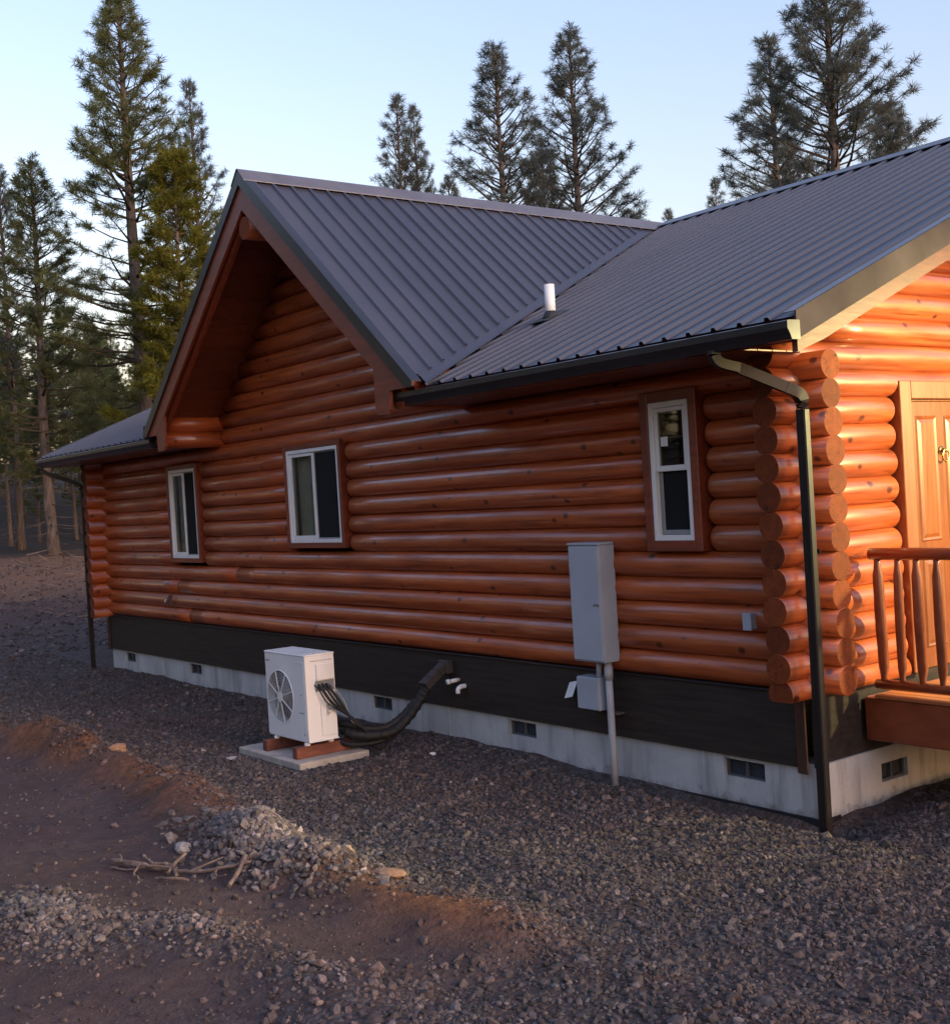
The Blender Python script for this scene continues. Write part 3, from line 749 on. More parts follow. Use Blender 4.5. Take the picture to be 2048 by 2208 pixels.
# rooms behind the glass
box('floor', -L + .2, -.2, .2, WY - .2, -.04, -.02, M['inner'], H)
box('partition', -L + .2, -.2, 3.2, 3.26, -.019, 2.6, M['inner'], H)
box('room_ceiling', -L + .2, -.2, .2, WY - .2, 2.42, 2.45, M['inner'], H)

# ---- porch: door, deck, railing
dr = box('door', -.055, -.012, 1.392, 2.295, -.02, 2.095, M['door'], H, .004)
for (y0, y1) in ((1.50, 1.79), (1.90, 2.19)):
    for (z0, z1) in ((.14, .86), (.98, 1.98)):
        m = MB(); V = [(-.0115, y0, z0), (-.0115, y1, z0), (-.0115, y1, z1), (-.0115, y0, z1)]; i_ = .05
        V += [(-.002, y0 + .012, z0 + .012), (-.002, y1 - .012, z0 + .012), (-.002, y1 - .012, z1 - .012), (-.002, y0 + .012, z1 - .012)]
        V += [(-.0095, y0 + .03, z0 + .03), (-.0095, y1 - .03, z0 + .03), (-.0095, y1 - .03, z1 - .03), (-.0095, y0 + .03, z1 - .03)]
        V += [(.001, y0 + .06, z0 + .06), (.001, y1 - .06, z0 + .06), (.001, y1 - .06, z1 - .06), (.001, y0 + .06, z1 - .06)]
        F = [[a * 4 + k, a * 4 + (k + 1) % 4, a * 4 + 4 + (k + 1) % 4, a * 4 + 4 + k] for a in range(3) for k in range(4)] + [[12, 13, 14, 15]]
        m.add(V, F).build('door_panel', M['door'], dr)
kn = MB().tube([(-.012, 1.845, 1.70), (-.002, 1.845, 1.70)], .035, 16).tube([(-.002, 1.845, 1.70), (.03, 1.845, 1.70)], .016, 12)
kn.tube([(.03 + .004 * math.sin(a), 1.845 + .042 * math.sin(a), 1.655 + .045 * math.cos(a)) for a in [2 * math.pi * i / 20 for i in range(21)]], .007, 8)
kn.build('door_knocker', M['brass'], dr, True)
MB().tube([(-.012, 2.23, .98), (.03, 2.23, .98)], .012, 10).tube([(.03, 2.23, .98), (.045, 2.23, .98), (.07, 2.23, .98), (.085, 2.23, .98)], [.014, .028, .028, .012], 14).build('door_handle', M['brass'], dr, True)
for y0, y1, z0, z1 in ((1.225, 1.375, -.02, 2.25), (2.31, 2.46, -.02, 2.25), (1.376, 2.309, 2.11, 2.25)): box('door_trim', -.12, .05, y0, y1, z0, z1, M['doortrim'], H, .006)
for y0, y1, z0, z1 in ((1.376, 1.389, -.02, 2.108), (2.298, 2.309, -.02, 2.108), (1.39, 2.297, 2.097, 2.108)): box('door_jamb', -.12, .0, y0, y1, z0, z1, M['doortrim'], H, .002)
DZ = -.085
rim = MB().box(.02, 3.6, .60, .64, DZ - .345, DZ - .03, .005).build('porch_deck', M['rail'], H)
box('rim_joist', 3.6, 3.64, .60, 6.0, DZ - .345, DZ - .03, M['rail'], rim)
box('deck_ledger', .001, .02, .645, 6.0, DZ - .3, DZ - .03, M['rail'], rim)
y = .585; 
while y < 6.0:
    box('deck_plank', .12, 3.66, y, y + .135, DZ - .028, DZ, M['deck'], rim, .004); y += .14
for x in (1.8, 3.5):
    for y in (.72, 5.8): box('deck_post', x - .06, x + .06, y - .06, y + .06, -1.1, DZ - .346, M['rail'], rim)
yr = .66; zt = 1.06
def railing(p0, p1, n, posts):
    p0 = Vector(p0); p1 = Vector(p1); rl = MB().tube([p0 + Vector((0, 0, 1.035 + 0 * i)) + (p1 - p0) * (i / 6) + Vector((0, 0, .004 * math.sin(i * 2))) for i in range(7)], .046, 12).build('porch_railing', M['rail'], H, True)
    MB().tube([p0 + Vector((0, 0, .07)) + (p1 - p0) * (i / 6) + Vector((0, 0, .003 * math.sin(i * 1.7))) for i in range(7)], .038, 10).build('bottom_rail', M['rail'], rl, True)
    rb = random.Random(2)
    for i in range(n):
        q = p0 + (p1 - p0) * ((i + .35) / n); j = rb.uniform(-.004, .004); k = rb.uniform(.9, 1.1)
        MB().tube([q + Vector((j, 0, .06)), q + Vector((j, 0, .13)), q + Vector((j + .003, .002, .2)), q + Vector((0, 0, .55)), q + Vector((-j, 0, .88)), q + Vector((-j, 0, .96)), q + Vector((-j, 0, 1.03))], [.022 * k, .023 * k, .036 * k, .039 * k, .036 * k, .023 * k, .021 * k], 10).build('baluster', M['rail'], rl, True)
    for q in posts:
        v = Vector(q); MB().tube([v + Vector((0, 0, 0)), v + Vector((.004, 0, .6)), v + Vector((0, 0, 1.16)), v + Vector((0, 0, 1.19))], [.075, .072, .07, .055], 14).build('railing_post', M['rail'], rl, True)
railing((.10, yr, DZ), (3.45, yr, DZ), 21, [(3.52, yr, DZ)])
railing((3.55, .78, DZ), (3.55, 5.8, DZ), 31, [(3.55, 5.9, DZ)])

# ------------------------------------------------------------------ floodlight that lights the porch
LP = (3.30, 3.30, DZ)
lp = empty('floodlight_post', LP, 'warm porch floodlight on a slim black post at the deck edge', 'lamp')
MB().tube([(LP[0], LP[1], DZ), (LP[0], LP[1], DZ + .04)], .10, 16).tube([(LP[0], LP[1], DZ + .04), (LP[0], LP[1], 2.42)], [.05, .035], 12).build('post', M['black'], lp)
LA = Vector((LP[0], LP[1], 2.5)); LT = (Vector((0, 1.0, 1.25)) - LA).normalized()
MB().tube([LA - LT * .16, LA - LT * .13, LA, LA + LT * .02], [.03, .08, .11, .115], 20).build('housing', M['black'], lp)
MB().tube([LA + LT * .021, LA + LT * .035], [.105, .09], 20).build('lens', M['globe'], lp)
pl = bpy.data.lights.new('porch_lamp_light', 'SPOT'); pl.energy = 880; pl.color = (1, .86, .36); pl.shadow_soft_size = .09; pl.spot_size = R(72); pl.spot_blend = .7
po = bpy.data.objects.new('porch_lamp_light', pl); COL.objects.link(po); po.parent = lp; po.location = LA + LT * .15 - lp.location
po.rotation_euler = (-LT).to_track_quat('Z', 'Y').to_euler()

# ------------------------------------------------------------------ things fixed to the house
PX0, PX1 = -2.302, -1.925
ep = empty('electrical_panel', (-2.1, -.05, .09), 'tall grey steel electrical panel cabinet on the log wall', 'electrical panel')
m = MB().box(PX0, PX1, -.188, -.01, .095, 1.085, .006); m.box(PX0 - .006, PX1 + .006, -.20, -.008, 1.0855, 1.105, .004); m.build('cabinet', M['grey'], ep)
box('cabinet_door', PX0 + .012, PX1 - .006, -.2035, -.189, .11, 1.075, M['grey'], ep, .004)
for x in (-1.995, -1.955): MB().tube([(x, -.204, .585), (x, -.214, .585)], .011, 10).build('latch', M['zinc'], ep)
box('warning_sticker', -1.99, -1.965, -.2045, -.2037, .22, .30, M['conduit'], ep, .0002)
cb = empty('conduit_box', (-2.2, -.02, -.32), 'small grey junction box with conduit under the electrical panel', 'junction box')
m = MB().box(-2.36, -2.085, -.13, .022, -.33, -.05, .006); m.build('box_body', M['grey'], cb); box('box_cover', -2.353, -2.092, -.137, -.131, -.322, -.058, M['grey'], cb, .003)
MB().tube([(-2.13, -.07, -.052), (-2.13, -.07, .09)], .026, 12).build('conduit', M['conduit'], cb, True)
gc = empty('ground_conduit', (-1.995, -.08, -.95), 'grey plastic conduit running from the electrical panel into the gravel', 'conduit')
MB().tube([(-2.0, -.085, .093), (-2.0, -.085, -.30), (-1.998, -.087, -.60), (-1.995, -.09, -1.0)], .031, 14).build('pipe', M['conduit'], gc, True)
MB().tube([(-2.0, -.085, .05), (-2.0, -.085, -.06)], .037, 14).build('coupling', M['conduit'], gc, True)
MB().box(-2.05, -1.95, -.05, .022, -.36, -.345, .002).build('strap', M['zinc'], gc)
tagp = MB(); V = []
for i in range(5):
    for j in range(4):
        V.append((-2.60 + .035 * j + .0 * i - .02 * i * .5, .0 - .035 * (i / 4) - .004 * math.sin(j * 2), -.145 - .035 * i + .008 * j))
tagp.add(V, [[i * 4 + j, i * 4 + j + 1, i * 4 + j + 5, i * 4 + j + 4] for i in range(4) for j in range(3)])
o = tagp.build('paper_card', M['paper']); tag(o, 'creased white paper card hanging beside the grey junction box', 'card')
sm = o.modifiers.new('thick', 'SOLIDIFY'); sm.thickness = .0015
ob = empty('outlet_box', (-.48, -.03, .45), 'small grey covered outlet box on a log near the house corner', 'outlet')
box('box_body', -.515, -.445, -.075, .0, .44, .56, M['grey'], ob, .006); box('cover', -.52, -.44, -.086, -.0755, .435, .565, M['grey'], ob, .006)
hb = empty('wall_faucet', (-11.21, -.03, .3), 'dark little wall faucet plate low on the logs under the far window', 'faucet')
box('plate', -11.25, -11.17, -.04, .0, .235, .385, M['duct'], hb, .005); MB().tube(curve_pts([(-11.21, -.04, .33), (-11.21, -.09, .325), (-11.21, -.11, .28)], 4), .013, 8).build('spigot', M['zinc'], hb, True)
p1 = empty('pipe_stub', (-4.30, .0, -.27), 'straight white plastic pipe stub poking from the dark skirt', 'pipe')
MB().tube([(-4.30, .03, -.268), (-4.30, -.09, -.272)], .021, 14).tube([(-4.30, -.088, -.272), (-4.30, -.12, -.273)], .026, 14).build('pipe', M['pvc'], p1, True)
p2 = empty('pipe_elbow', (-4.20, .0, -.33), 'white plastic pipe elbow turned down below the straight stub on the skirt', 'pipe')
MB().tube(curve_pts([(-4.20, .03, -.322), (-4.20, -.03, -.324), (-4.20, -.062, -.345), (-4.20, -.066, -.385)], 5), .023, 14).build('pipe', M['pvc'], p2, True)
vp = empty('vent_pipe', (-3.64, .95, 3.27), 'white plumbing vent pipe with black boot on the roof near the valley', 'vent pipe')
MB().tube([(-3.64, .95, 3.22), (-3.64, .95, 3.62)], .052, 18).build('pipe', M['pvc'], vp, True)
MB().tube([(-3.64, .95, 3.265), (-3.64, .95, 3.31), (-3.64, .95, 3.355)], [.10, .075, .054], 18).build('boot', M['boot'], vp, True)
V = [mp(-3.64 + a, .95 + b) + nmain * .036 for a, b in ((-.15, -.17), (.15, -.17), (.15, .14), (-.15, .14))]
mk('boot_flange', V + [v - nmain * .004 for v in V], [[0, 1, 2, 3], [7, 6, 5, 4]] + [[i, i + 4, (i + 1) % 4 + 4, (i + 1) % 4] for i in range(4)], M['boot'], vp)

# ------------------------------------------------------------------ heat pump on its pad
pad = box('concrete_pad', -5.91, -4.627, -1.635, -.865, -.955, -.862, M['padconc'], None, .008)
tag(pad, 'square beige concrete pad in the gravel under the white outdoor unit', 'concrete pad')
for x, d in ((-5.47, 'far'), (-4.86, 'near')):
    o = box('wood_sleeper', x - .045, x + .045, -1.56, -.95, -.862, -.752, M['sleeper'], None, .005)
    tag(o, 'reddish wood sleeper under the %s' % ('fan end of the white outdoor unit' if d == 'far' else 'hose end of the white outdoor unit'), 'wood block', 'sleepers under the outdoor unit')
X0, X1, Y0, Y1, Z0, Z1 = -5.575, -4.765, -1.446, -1.125, -.705, .110
ac = empty('heat_pump_unit', (-5.17, -1.28, -.75), 'white outdoor heat pump unit with round fan grille beside the house', 'heat pump')
cx_, cz_, fr_ = -5.292, -.315, .258
m = MB()      # casing: front panel with the round opening
n = 48; circ = [(cx_ + fr_ * math.cos(2 * math.pi * i / n + math.pi / 4), cz_ + fr_ * math.sin(2 * math.pi * i / n + math.pi / 4)) for i in range(n)]
rect = []
for i in range(n):
    s, u = divmod(i, n // 4); u /= n / 4
    c = [(X1, Z1), (X0, Z1), (X0, Z0), (X1, Z0)]; a, b = c[s], c[(s + 1) % 4]; rect.append((a[0] + (b[0] - a[0]) * u, a[1] + (b[1] - a[1]) * u))
V = [(q[0], Y0, q[1]) for q in circ] + [(q[0], Y0, q[1]) for q in rect] + [(q[0], Y0 + .11, q[1]) for q in circ] + [(q[0], Y1, q[1]) for q in rect]
F = []
for i in range(n):
    j = (i + 1) % n; F += [[i, j, n + j, n + i], [j, i, 2 * n + i, 2 * n + j], [n + i, n + j, 3 * n + j, 3 * n + i]]
F.append(list(range(3 * n, 4 * n)))
m.add(V, F)
body = m.build('casing', M['ac'], ac)
bm = bmesh.new(); bm.from_mesh(body.data); bmesh.ops.recalc_face_normals(bm, faces=bm.faces); bm.to_mesh(body.data); bm.free()
m = MB().box(X0 - .006, X1 + .006, Y0 - .006, Y1 + .006, Z1 + .0005, Z1 + .018, .006)
for i in range(5): m.box(X0 + .05, X1 - .05, Y0 + .04 + i * .055, Y0 + .06 + i * .055, Z1 + .0185, Z1 + .024, .003)
m.build('top_cover', M['ac'], ac)
MB().tube([(cx_, Y0 + .108, cz_), (cx_, Y0 + .1085, cz_)], fr_ - .002, 40).build('fan_cavity', M['acin'], ac)
for b_ in range(3):
    V = []; a0 = b_ * 2 * math.pi / 3 + .4
    for i in range(7):
        for j in range(4):
            rr = .055 + (fr_ - .075) * j / 3; an = a0 + (i / 6) * 1.35 + .25 * j / 3; V.append((cx_ + rr * math.cos(an), Y0 + .085 - .055 * (i / 6), cz_ + rr * math.sin(an)))
    mk('fan_blade', V, [[i * 4 + j, i * 4 + j + 1, i * 4 + j + 5, i * 4 + j + 4] for i in range(6) for j in range(3)], M['acdark'], ac, True)
MB().tube([(cx_, Y0 + .10, cz_), (cx_, Y0 + .03, cz_), (cx_, Y0 + .015, cz_)], [.06, .058, .03], 18).build('fan_hub', M['acdark'], ac)
gr = MB()
for i in range(8):
    an = math.pi * 2 * i / 8 + .28; gr.bar([(cx_ + .04 * math.cos(an), Y0 - .006, cz_ + .04 * math.sin(an)), (cx_ + (fr_ + .004) * math.cos(an), Y0 - .004, cz_ + (fr_ + .004) * math.sin(an))], .009, .009, (0, 1, 0))
gr = gr.build('grille', M['ac'], ac)
m = MB()
for k in range(9):
    rr = .062 + k * .0245; m.tube([(cx_ + rr * math.cos(2 * math.pi * i / 40), Y0 - .002, cz_ + rr * math.sin(2 * math.pi * i / 40)) for i in range(41)], .0028, 5, False)
m.build('guard_rings', M['acgrille'], gr, True)
MB().tube([(cx_, Y0 + .006, cz_), (cx_, Y0 - .012, cz_)], .045, 20).build('grille_hub', M['ac'], gr)
m = MB().tube([(cx_ + fr_ * 1.02 * math.cos(2 * math.pi * i / 48), Y0, cz_ + fr_ * 1.02 * math.sin(2 * math.pi * i / 48)) for i in range(49)], .007, 6, False); m.build('grille_rim', M['ac'], gr, True)
m = MB().box(-4.96, -4.79, Y0 - .004, Y0 - .0005, .045, .056, .001).box(-4.80, -4.789, Y0 - .004, Y0 - .0005, -.62, .044, .001); m.build('front_trim', M['vinyl'], ac)
m = MB()
for q in ((-5.56, -5.48, .028, .040), (-4.92, -4.83, -.442, -.433), (-4.885, -4.855, -.265, -.258), (-4.845, -4.835, -.655, -.63)): m.box(q[0], q[1], Y0 - .0015, Y0 - .0005, q[2], q[3], .0002)
m.build('printed_marks', M['acdark'], ac)
box('caution_label', -4.90, -4.845, Y0 - .0015, Y0 - .0005, -.42, -.29, M['vinyl'], ac, .0002)
# hose-end side
SX = X1
box('valve_cover', SX + .0005, SX + .022, Y0 + .11, Y1 - .015, -.13, .03, M['ac'], ac, .008)
box('valve_recess', SX + .0005, SX + .004, Y0 + .10, Y1 - .01, -.235, -.135, M['acdark'], ac, .001)
box('side_panel', SX + .0005, SX + .012, Y0 + .145, Y1 - .012, -.67, -.26, M['ac'], ac, .006)
box('side_rib', SX + .0005, SX + .006, Y0 + .06, Y1 - .02, .058, .068, M['acgrille'], ac, .001)
box('base_flange', X0 + .01, SX + .008, Y0 + .002, Y1 + .012, Z0 - .012, Z0 - .0005, M['ac'], ac, .003)
lb = box('rating_label', SX + .0125, SX + .0135, Y1 - .125, Y1 - .06, -.55, -.36, M['paper'], ac, .0002)
m = MB()
for i in range(9): m.box(SX + .0137, SX + .0142, Y1 - .12, Y1 - (.07 + .012 * (i % 3)), -.375 - i * .012 - .006, -.375 - i * .012, .0001)
m.build('label_print', M['ink'], lb)
for x in (-5.47, -4.86):
    for y in (Y0 + .03, Y1 - .03): MB().tube([(x, y, -.752), (x, y, -.735), (x, y, -.717)], [.03, .03, .016], 12).build('foot', M['pvc'], ac)
# line set: hoses leaving the valves, gathered into a wrapped bundle, into a wall cover
ls = empty('hose_bundle', (-4.6, -.9, -.8), 'black insulated hose bundle running from the outdoor unit to the house', 'hose')
rh = random.Random(4)
for i in range(5):
    y = Y1 - .06 - .042 * i; z = -.165 - .006 * (i % 2); th = (.007, .014, .011, .014, .006)[i]
    pts = [(SX + .002, y, z), (SX + .05, y + .02, z - .05), (SX + .09, y + .10, -.36), (SX + .11, -1.03 + .012 * i, -.55), (SX + .12 + .01 * i, -.88, -.66 - .006 * i), (SX + .14, -.70, -.70)]
    MB().tube(curve_pts(pts, 6), th, 8).build('hose', M['cable'] if i in (0,) else M['hose'], ls, True)
m = MB(); pts = curve_pts([(-4.84, -1.02, -.66), (-4.70, -.98, -.70), (-4.60, -.82, -.725), (-4.56, -.62, -.71), (-4.53, -.46, -.60), (-4.49, -.33, -.44), (-4.46, -.26, -.33)], 8)
m.tube(pts, [.05 + .006 * math.sin(i * 1.9) for i in range(len(pts))], 12)
m.build('wrapped_bundle', M['hose'], ls, True)
m = MB(); pts = curve_pts([(-4.92, -1.06, -.60), (-4.78, -1.0, -.60), (-4.68, -.86, -.66), (-4.62, -.66, -.67), (-4.57, -.48, -.57), (-4.52, -.35, -.43)], 8)
m.tube(pts, [.038 + .004 * math.sin(i * 2.3) for i in range(len(pts))], 10).build('wrapped_bundle', M['hose'], ls, True)
pts = curve_pts([(-4.90, -1.10, -.74), (-4.76, -1.0, -.80), (-4.64, -.82, -.80), (-4.58, -.62, -.75), (-4.52, -.44, -.60)], 8)
MB().tube(pts, .03, 10).build('wrapped_bundle', M['hose'], ls, True)
lc = empty('line_cover', (-4.45, .0, -.25), 'dark brown sloping line cover where the black hoses enter the skirt', 'line cover')
for i in range(3):
    t0, t1 = i / 3, (i + 1) / 3 - .02; A_ = Vector((-4.45, -.30, -.30)); B_ = Vector((-4.45, -.04, -.13))
    MB().bar([A_.lerp(B_, t0), A_.lerp(B_, t1)], .125 - .006 * i, .075).build('cover_section', M['duct'], lc)
MB().box(-4.53, -4.37, -.06, .022, -.21, -.075, .008).build('wall_cap', M['duct'], lc)

# ------------------------------------------------------------------ stones
ICO_V = []; 
bm = bmesh.new(); bmesh.ops.create_icosphere(bm, subdivisions=1, radius=1); bm.verts.ensure_lookup_table()
ICO_V = np.array([v.co[:] for v in bm.verts]); ICO_F = np.array([[v.index for v in f.verts] for f in bm.faces]); bm.free()
def stone_arrays(P, size, rs, flat=.62):
    n = len(P); K = len(ICO_V)
    V = np.repeat(ICO_V[None], n, 0) * (1 + .42 * (rs.rand(n, K, 1) - .5) * 2 * .75)
    sc_ = np.stack([rs.uniform(.75, 1.4, n), rs.uniform(.65, 1.05, n), rs.uniform(.4, .95, n) * flat / .62], -1)
    V = V * sc_[:, None] * size[:, None, None]
    q = rs.normal(size=(n, 4)) * np.array([1, .35, .35, 1.6]); q /= np.linalg.norm(q, axis=1, keepdims=True)
    w_, x, y, z = q.T
    Rm = np.stack([1 - 2 * (y * y + z * z), 2 * (x * y - z * w_), 2 * (x * z + y * w_), 2 * (x * y + z * w_), 1 - 2 * (x * x + z * z), 2 * (y * z - x * w_), 2 * (x * z - y * w_), 2 * (y * z + x * w_), 1 - 2 * (x * x + y * y)], -1).reshape(n, 3, 3)
    V = np.einsum('nij,nkj->nki', Rm, V) + P[:, None]
    F = ICO_F[None] + (np.arange(n) * K)[:, None, None]
    return V.reshape(-1, 3), F.reshape(-1, 3)
rs = np.random.RandomState(11)
def scatter(n, x0, x1, y0, y1): return rs.uniform(x0, x1, n), rs.uniform(y0, y1, n)
xs_, ys_ = scatter(300000, -17, 4.0, -6.2, 2.6)
dc = np.hypot(xs_ - 5.489, ys_ + 7.095)
gvv, clv, duv, _f = ground_mix(xs_, ys_); p_, q_ = pile(xs_, ys_)
ang = np.degrees(np.arctan2(xs_ - 5.489, ys_ + 7.095)) # 0 = +Y ; negative to -X
inview = (ang > -79) & (ang < -24) & (dc > 4.0)
okhouse = ~((xs_ < .03) & (ys_ > -.01)) & ~((xs_ < .14) & (xs_ > -2.5) & (ys_ > -.13) & (rs.rand(len(xs_)) < .85)) & ~((xs_ > -5.95) & (xs_ < -4.6) & (ys_ > -1.67) & (ys_ < -.83)) & ~((ys_ > 2.2))
dens = np.clip(1.15 - (dc - 7) / 14, .22, 1) * np.clip(.09 + .91 * gvv ** 1.4 - .45 * clv, .07, 1)
dens = np.where(vnoise(xs_ * 1.3, ys_ * 1.3) > .18, dens * .55, dens)
keep = inview & okhouse & (rs.rand(len(xs_)) < dens)
xs_, ys_, dc, gvv, clv, p_, q_ = [a[keep] for a in (xs_, ys_, dc, gvv, clv, p_, q_)]
if len(xs_) > 72000: xs_, ys_, dc, gvv, clv, p_, q_ = [a[:72000] for a in (xs_, ys_, dc, gvv, clv, p_, q_)]
size = np.exp(rs.normal(np.log(.0128), .42, len(xs_))) * (1 + .025 * np.clip(dc - 8, 0, 12)) * (1 + .22 * np.clip(p_ + q_, 0, 1))
size = np.where((gvv < .35), size * rs.uniform(.4, 1.1, len(size)), size); size = np.clip(size, .006, .045)
nf_ = 9000; xf = rs.uniform(-36, -16.5, nf_); yf = rs.uniform(-3, 11, nf_)      # rougher stone beyond the house
af = np.degrees(np.arctan2(xf - 5.489, yf + 7.095)); kf = (af > -80) & (af < -68); xf, yf = xf[kf], yf[kf]
xs_ = np.concatenate([xs_, xf]); ys_ = np.concatenate([ys_, yf]); size = np.concatenate([size, np.clip(rs.lognormal(np.log(.032), .4, len(xf)), .015, .10)])
gvv, clv, duv, _f = ground_mix(xs_, ys_); p_, q_ = pile(xs_, ys_); p_ = np.where(xs_ < -16, 0, p_)
nh = 2200; hx = rs.normal(-1.95, .46, nh); hy = rs.normal(-3.34, .20, nh)          # the loose heap of pale rubble
heap = np.zeros(len(xs_)); xs_ = np.concatenate([xs_, hx]); ys_ = np.concatenate([ys_, hy]); size = np.concatenate([size, np.clip(rs.lognormal(np.log(.021), .35, nh), .010, .045)]); heap = np.concatenate([heap, np.ones(nh)])
gvv, clv, duv, _f = ground_mix(xs_, ys_); p_, q_ = pile(xs_, ys_); p_ = np.where(xs_ < -16, 0, p_)
P = np.stack([xs_, ys_, ground_z(xs_, ys_) + size * (.05 + .30 * heap * rs.rand(len(xs_)))], -1)
V, F = stone_arrays(P, size, rs)
tone = np.clip(rs.lognormal(np.log(.060), .36, len(xs_)), .025, .34) * (1 + .9 * np.clip(p_ * 1.2 + q_ * .8, 0, 1))
warm = np.clip(.15 + .45 * rs.rand(len(xs_)) + .6 * clv + .8 * (vnoise(xs_ * .8 + 3, ys_ * .8) + .1) + .3 * (1 - gvv), 0, 1)[:, None]
tone = tone * (1 + .15 * heap); warm = warm * (1 - .6 * heap)[:, None]
colr = tone[:, None] * ((1 - warm) * np.array([1.05, .97, .95]) + warm * np.array([1.24, .87, .80]))
colv = np.repeat(np.concatenate([colr, np.ones((len(colr), 1))], 1), len(ICO_V), 0)
me = fastmesh('gravel', V, F, M['stone'], [('stone_col', 'FLOAT_COLOR', 'POINT', 'color', colv)])
o = link('gravel', me); tag(o, 'crushed grey and brown stone strewn over the yard', 'gravel', kind='stuff')

def rock(x, y, s, col, label, flat=.6, seed=0):
    r0 = np.random.RandomState(seed + 40)
    bm = bmesh.new(); bmesh.ops.create_icosphere(bm, subdivisions=2, radius=1)
    V = np.array([v.co[:] for v in bm.verts]); F = [[v.index for v in f.verts] for f in bm.faces]; bm.free()
    d = r0.normal(size=(7, 3)); d /= np.linalg.norm(d, axis=1, keepdims=True)
    for k in d:                                             # cleave flat faces
        h = V @ k; lim = r0.uniform(.62, .85); V = V - np.outer(np.maximum(h - lim, 0), k)
    V = V * np.array([1.25, .85, flat]) * s
    a = r0.uniform(0, 3); c_, s_ = math.cos(a), math.sin(a); V = np.stack([V[:, 0] * c_ - V[:, 1] * s_, V[:, 0] * s_ + V[:, 1] * c_, V[:, 2]], -1)
    z = float(ground_z(x, y)); me = bpy.data.meshes.new('rock'); me.from_pydata(V.tolist(), [], F); me.materials.append(M['stone'])
    at = me.attributes.new('stone_col', 'FLOAT_COLOR', 'POINT'); at.data.foreach_set('color', np.tile(np.array([*col, 1.0]), (len(V), 1)).astype(np.float32).ravel())
    o = link('rock', me); o.location = (x, y, z + s * flat * .45); tag(o, label, 'rock', 'loose rocks lying in the yard')
rock(-5.45, -1.93, .075, (.36, .33, .30), 'flat pale stone lying at the edge of the concrete pad', .3, 1)
rock(-2.52, -3.72, .075, (.30, .27, .25), 'pale rounded rock beside the dead branch', .65, 2)
rock(-.98, -3.03, .10, (.30, .18, .11), 'flat orange-tan rock on the dirt ridge in front', .3, 3)
rock(-5.66, -2.98, .085, (.26, .15, .09), 'orange rock at the far end of the dirt ridge', .7, 4)
rock(-1.45, -3.05, .055, (.34, .26, .17), 'small buff rock at the right end of the pale stone heap', .7, 5)
rock(-4.0, -.55, .03, (.62, .62, .60), 'tiny white stone on the gravel near the footing', .7, 6)

# ------------------------------------------------------------------ dead branch on the dirt
def gz(x, y, d=0): return float(ground_z(x, y)) + d
db = empty('dead_branch', (-2.2, -3.9, gz(-2.2, -3.9)), 'bleached dead branch with broken twigs lying on the dirt', 'branch')
def stick(pts, r0, r1, name, parent):
    pts = curve_pts([(x, y, gz(x, y, d)) for x, y, d in pts], 6); n = len(pts); rr = random.Random(len(pts) + int(r0 * 1e4))
    MB().tube([q + Vector((rr.uniform(-.004, .004),) * 3) for q in pts], [(r0 + (r1 - r0) * i / (n - 1)) * rr.uniform(.85, 1.15) for i in range(n)], 8).build(name, M['stick'], parent, False)
stick([(-2.66, -4.18, .035), (-2.45, -4.10, .05), (-2.22, -3.99, .035), (-2.0, -3.88, .03), (-1.82, -3.76, .05), (-1.68, -3.62, .05)], .015, .010, 'stem', db)
stick([(-2.50, -4.02, .06), (-2.36, -4.02, .05), (-2.2, -3.95, .05), (-2.05, -3.98, .02)], .010, .014, 'twig', db)
stick([(-2.22, -3.83, .09), (-2.20, -3.92, .06), (-2.13, -4.0, .03)], .011, .012, 'twig', db)
stick([(-2.12, -4.09, .02), (-2.0, -4.05, .03), (-1.90, -3.96, .02)], .012, .008, 'twig', db)
stick([(-2.4, -4.09, .05), (-2.32, -4.16, .03), (-2.22, -4.16, .015)], .009, .005, 'twig', db)
stick([(-2.72, -4.10, .03), (-2.52, -4.14, .035), (-2.30, -4.06, .06), (-2.12, -3.94, .05)], .009, .006, 'twig', db)
stick([(-2.58, -4.22, .015), (-2.40, -4.13, .03), (-2.28, -4.02, .07)], .007, .004, 'twig', db)
stick([(-2.02, -3.90, .03), (-1.95, -3.80, .06), (-1.93, -3.70, .04)], .008, .004, 'twig', db)
stick([(-1.86, -3.79, .04), (-1.78, -3.82, .03), (-1.70, -3.80, .05)], .007, .004, 'twig', db)
s2 = empty('broken_stick', (-1.66, -3.72, gz(-1.66, -3.72)), 'short broken stick leaning at the end of the dead branch', 'stick')
stick([(-1.76, -3.62, .06), (-1.66, -3.73, .05), (-1.57, -3.84, .02)], .017, .013, 'stem', s2)
stick([(-1.74, -3.63, .055), (-1.65, -3.58, .075)], .010, .006, 'twig', s2)

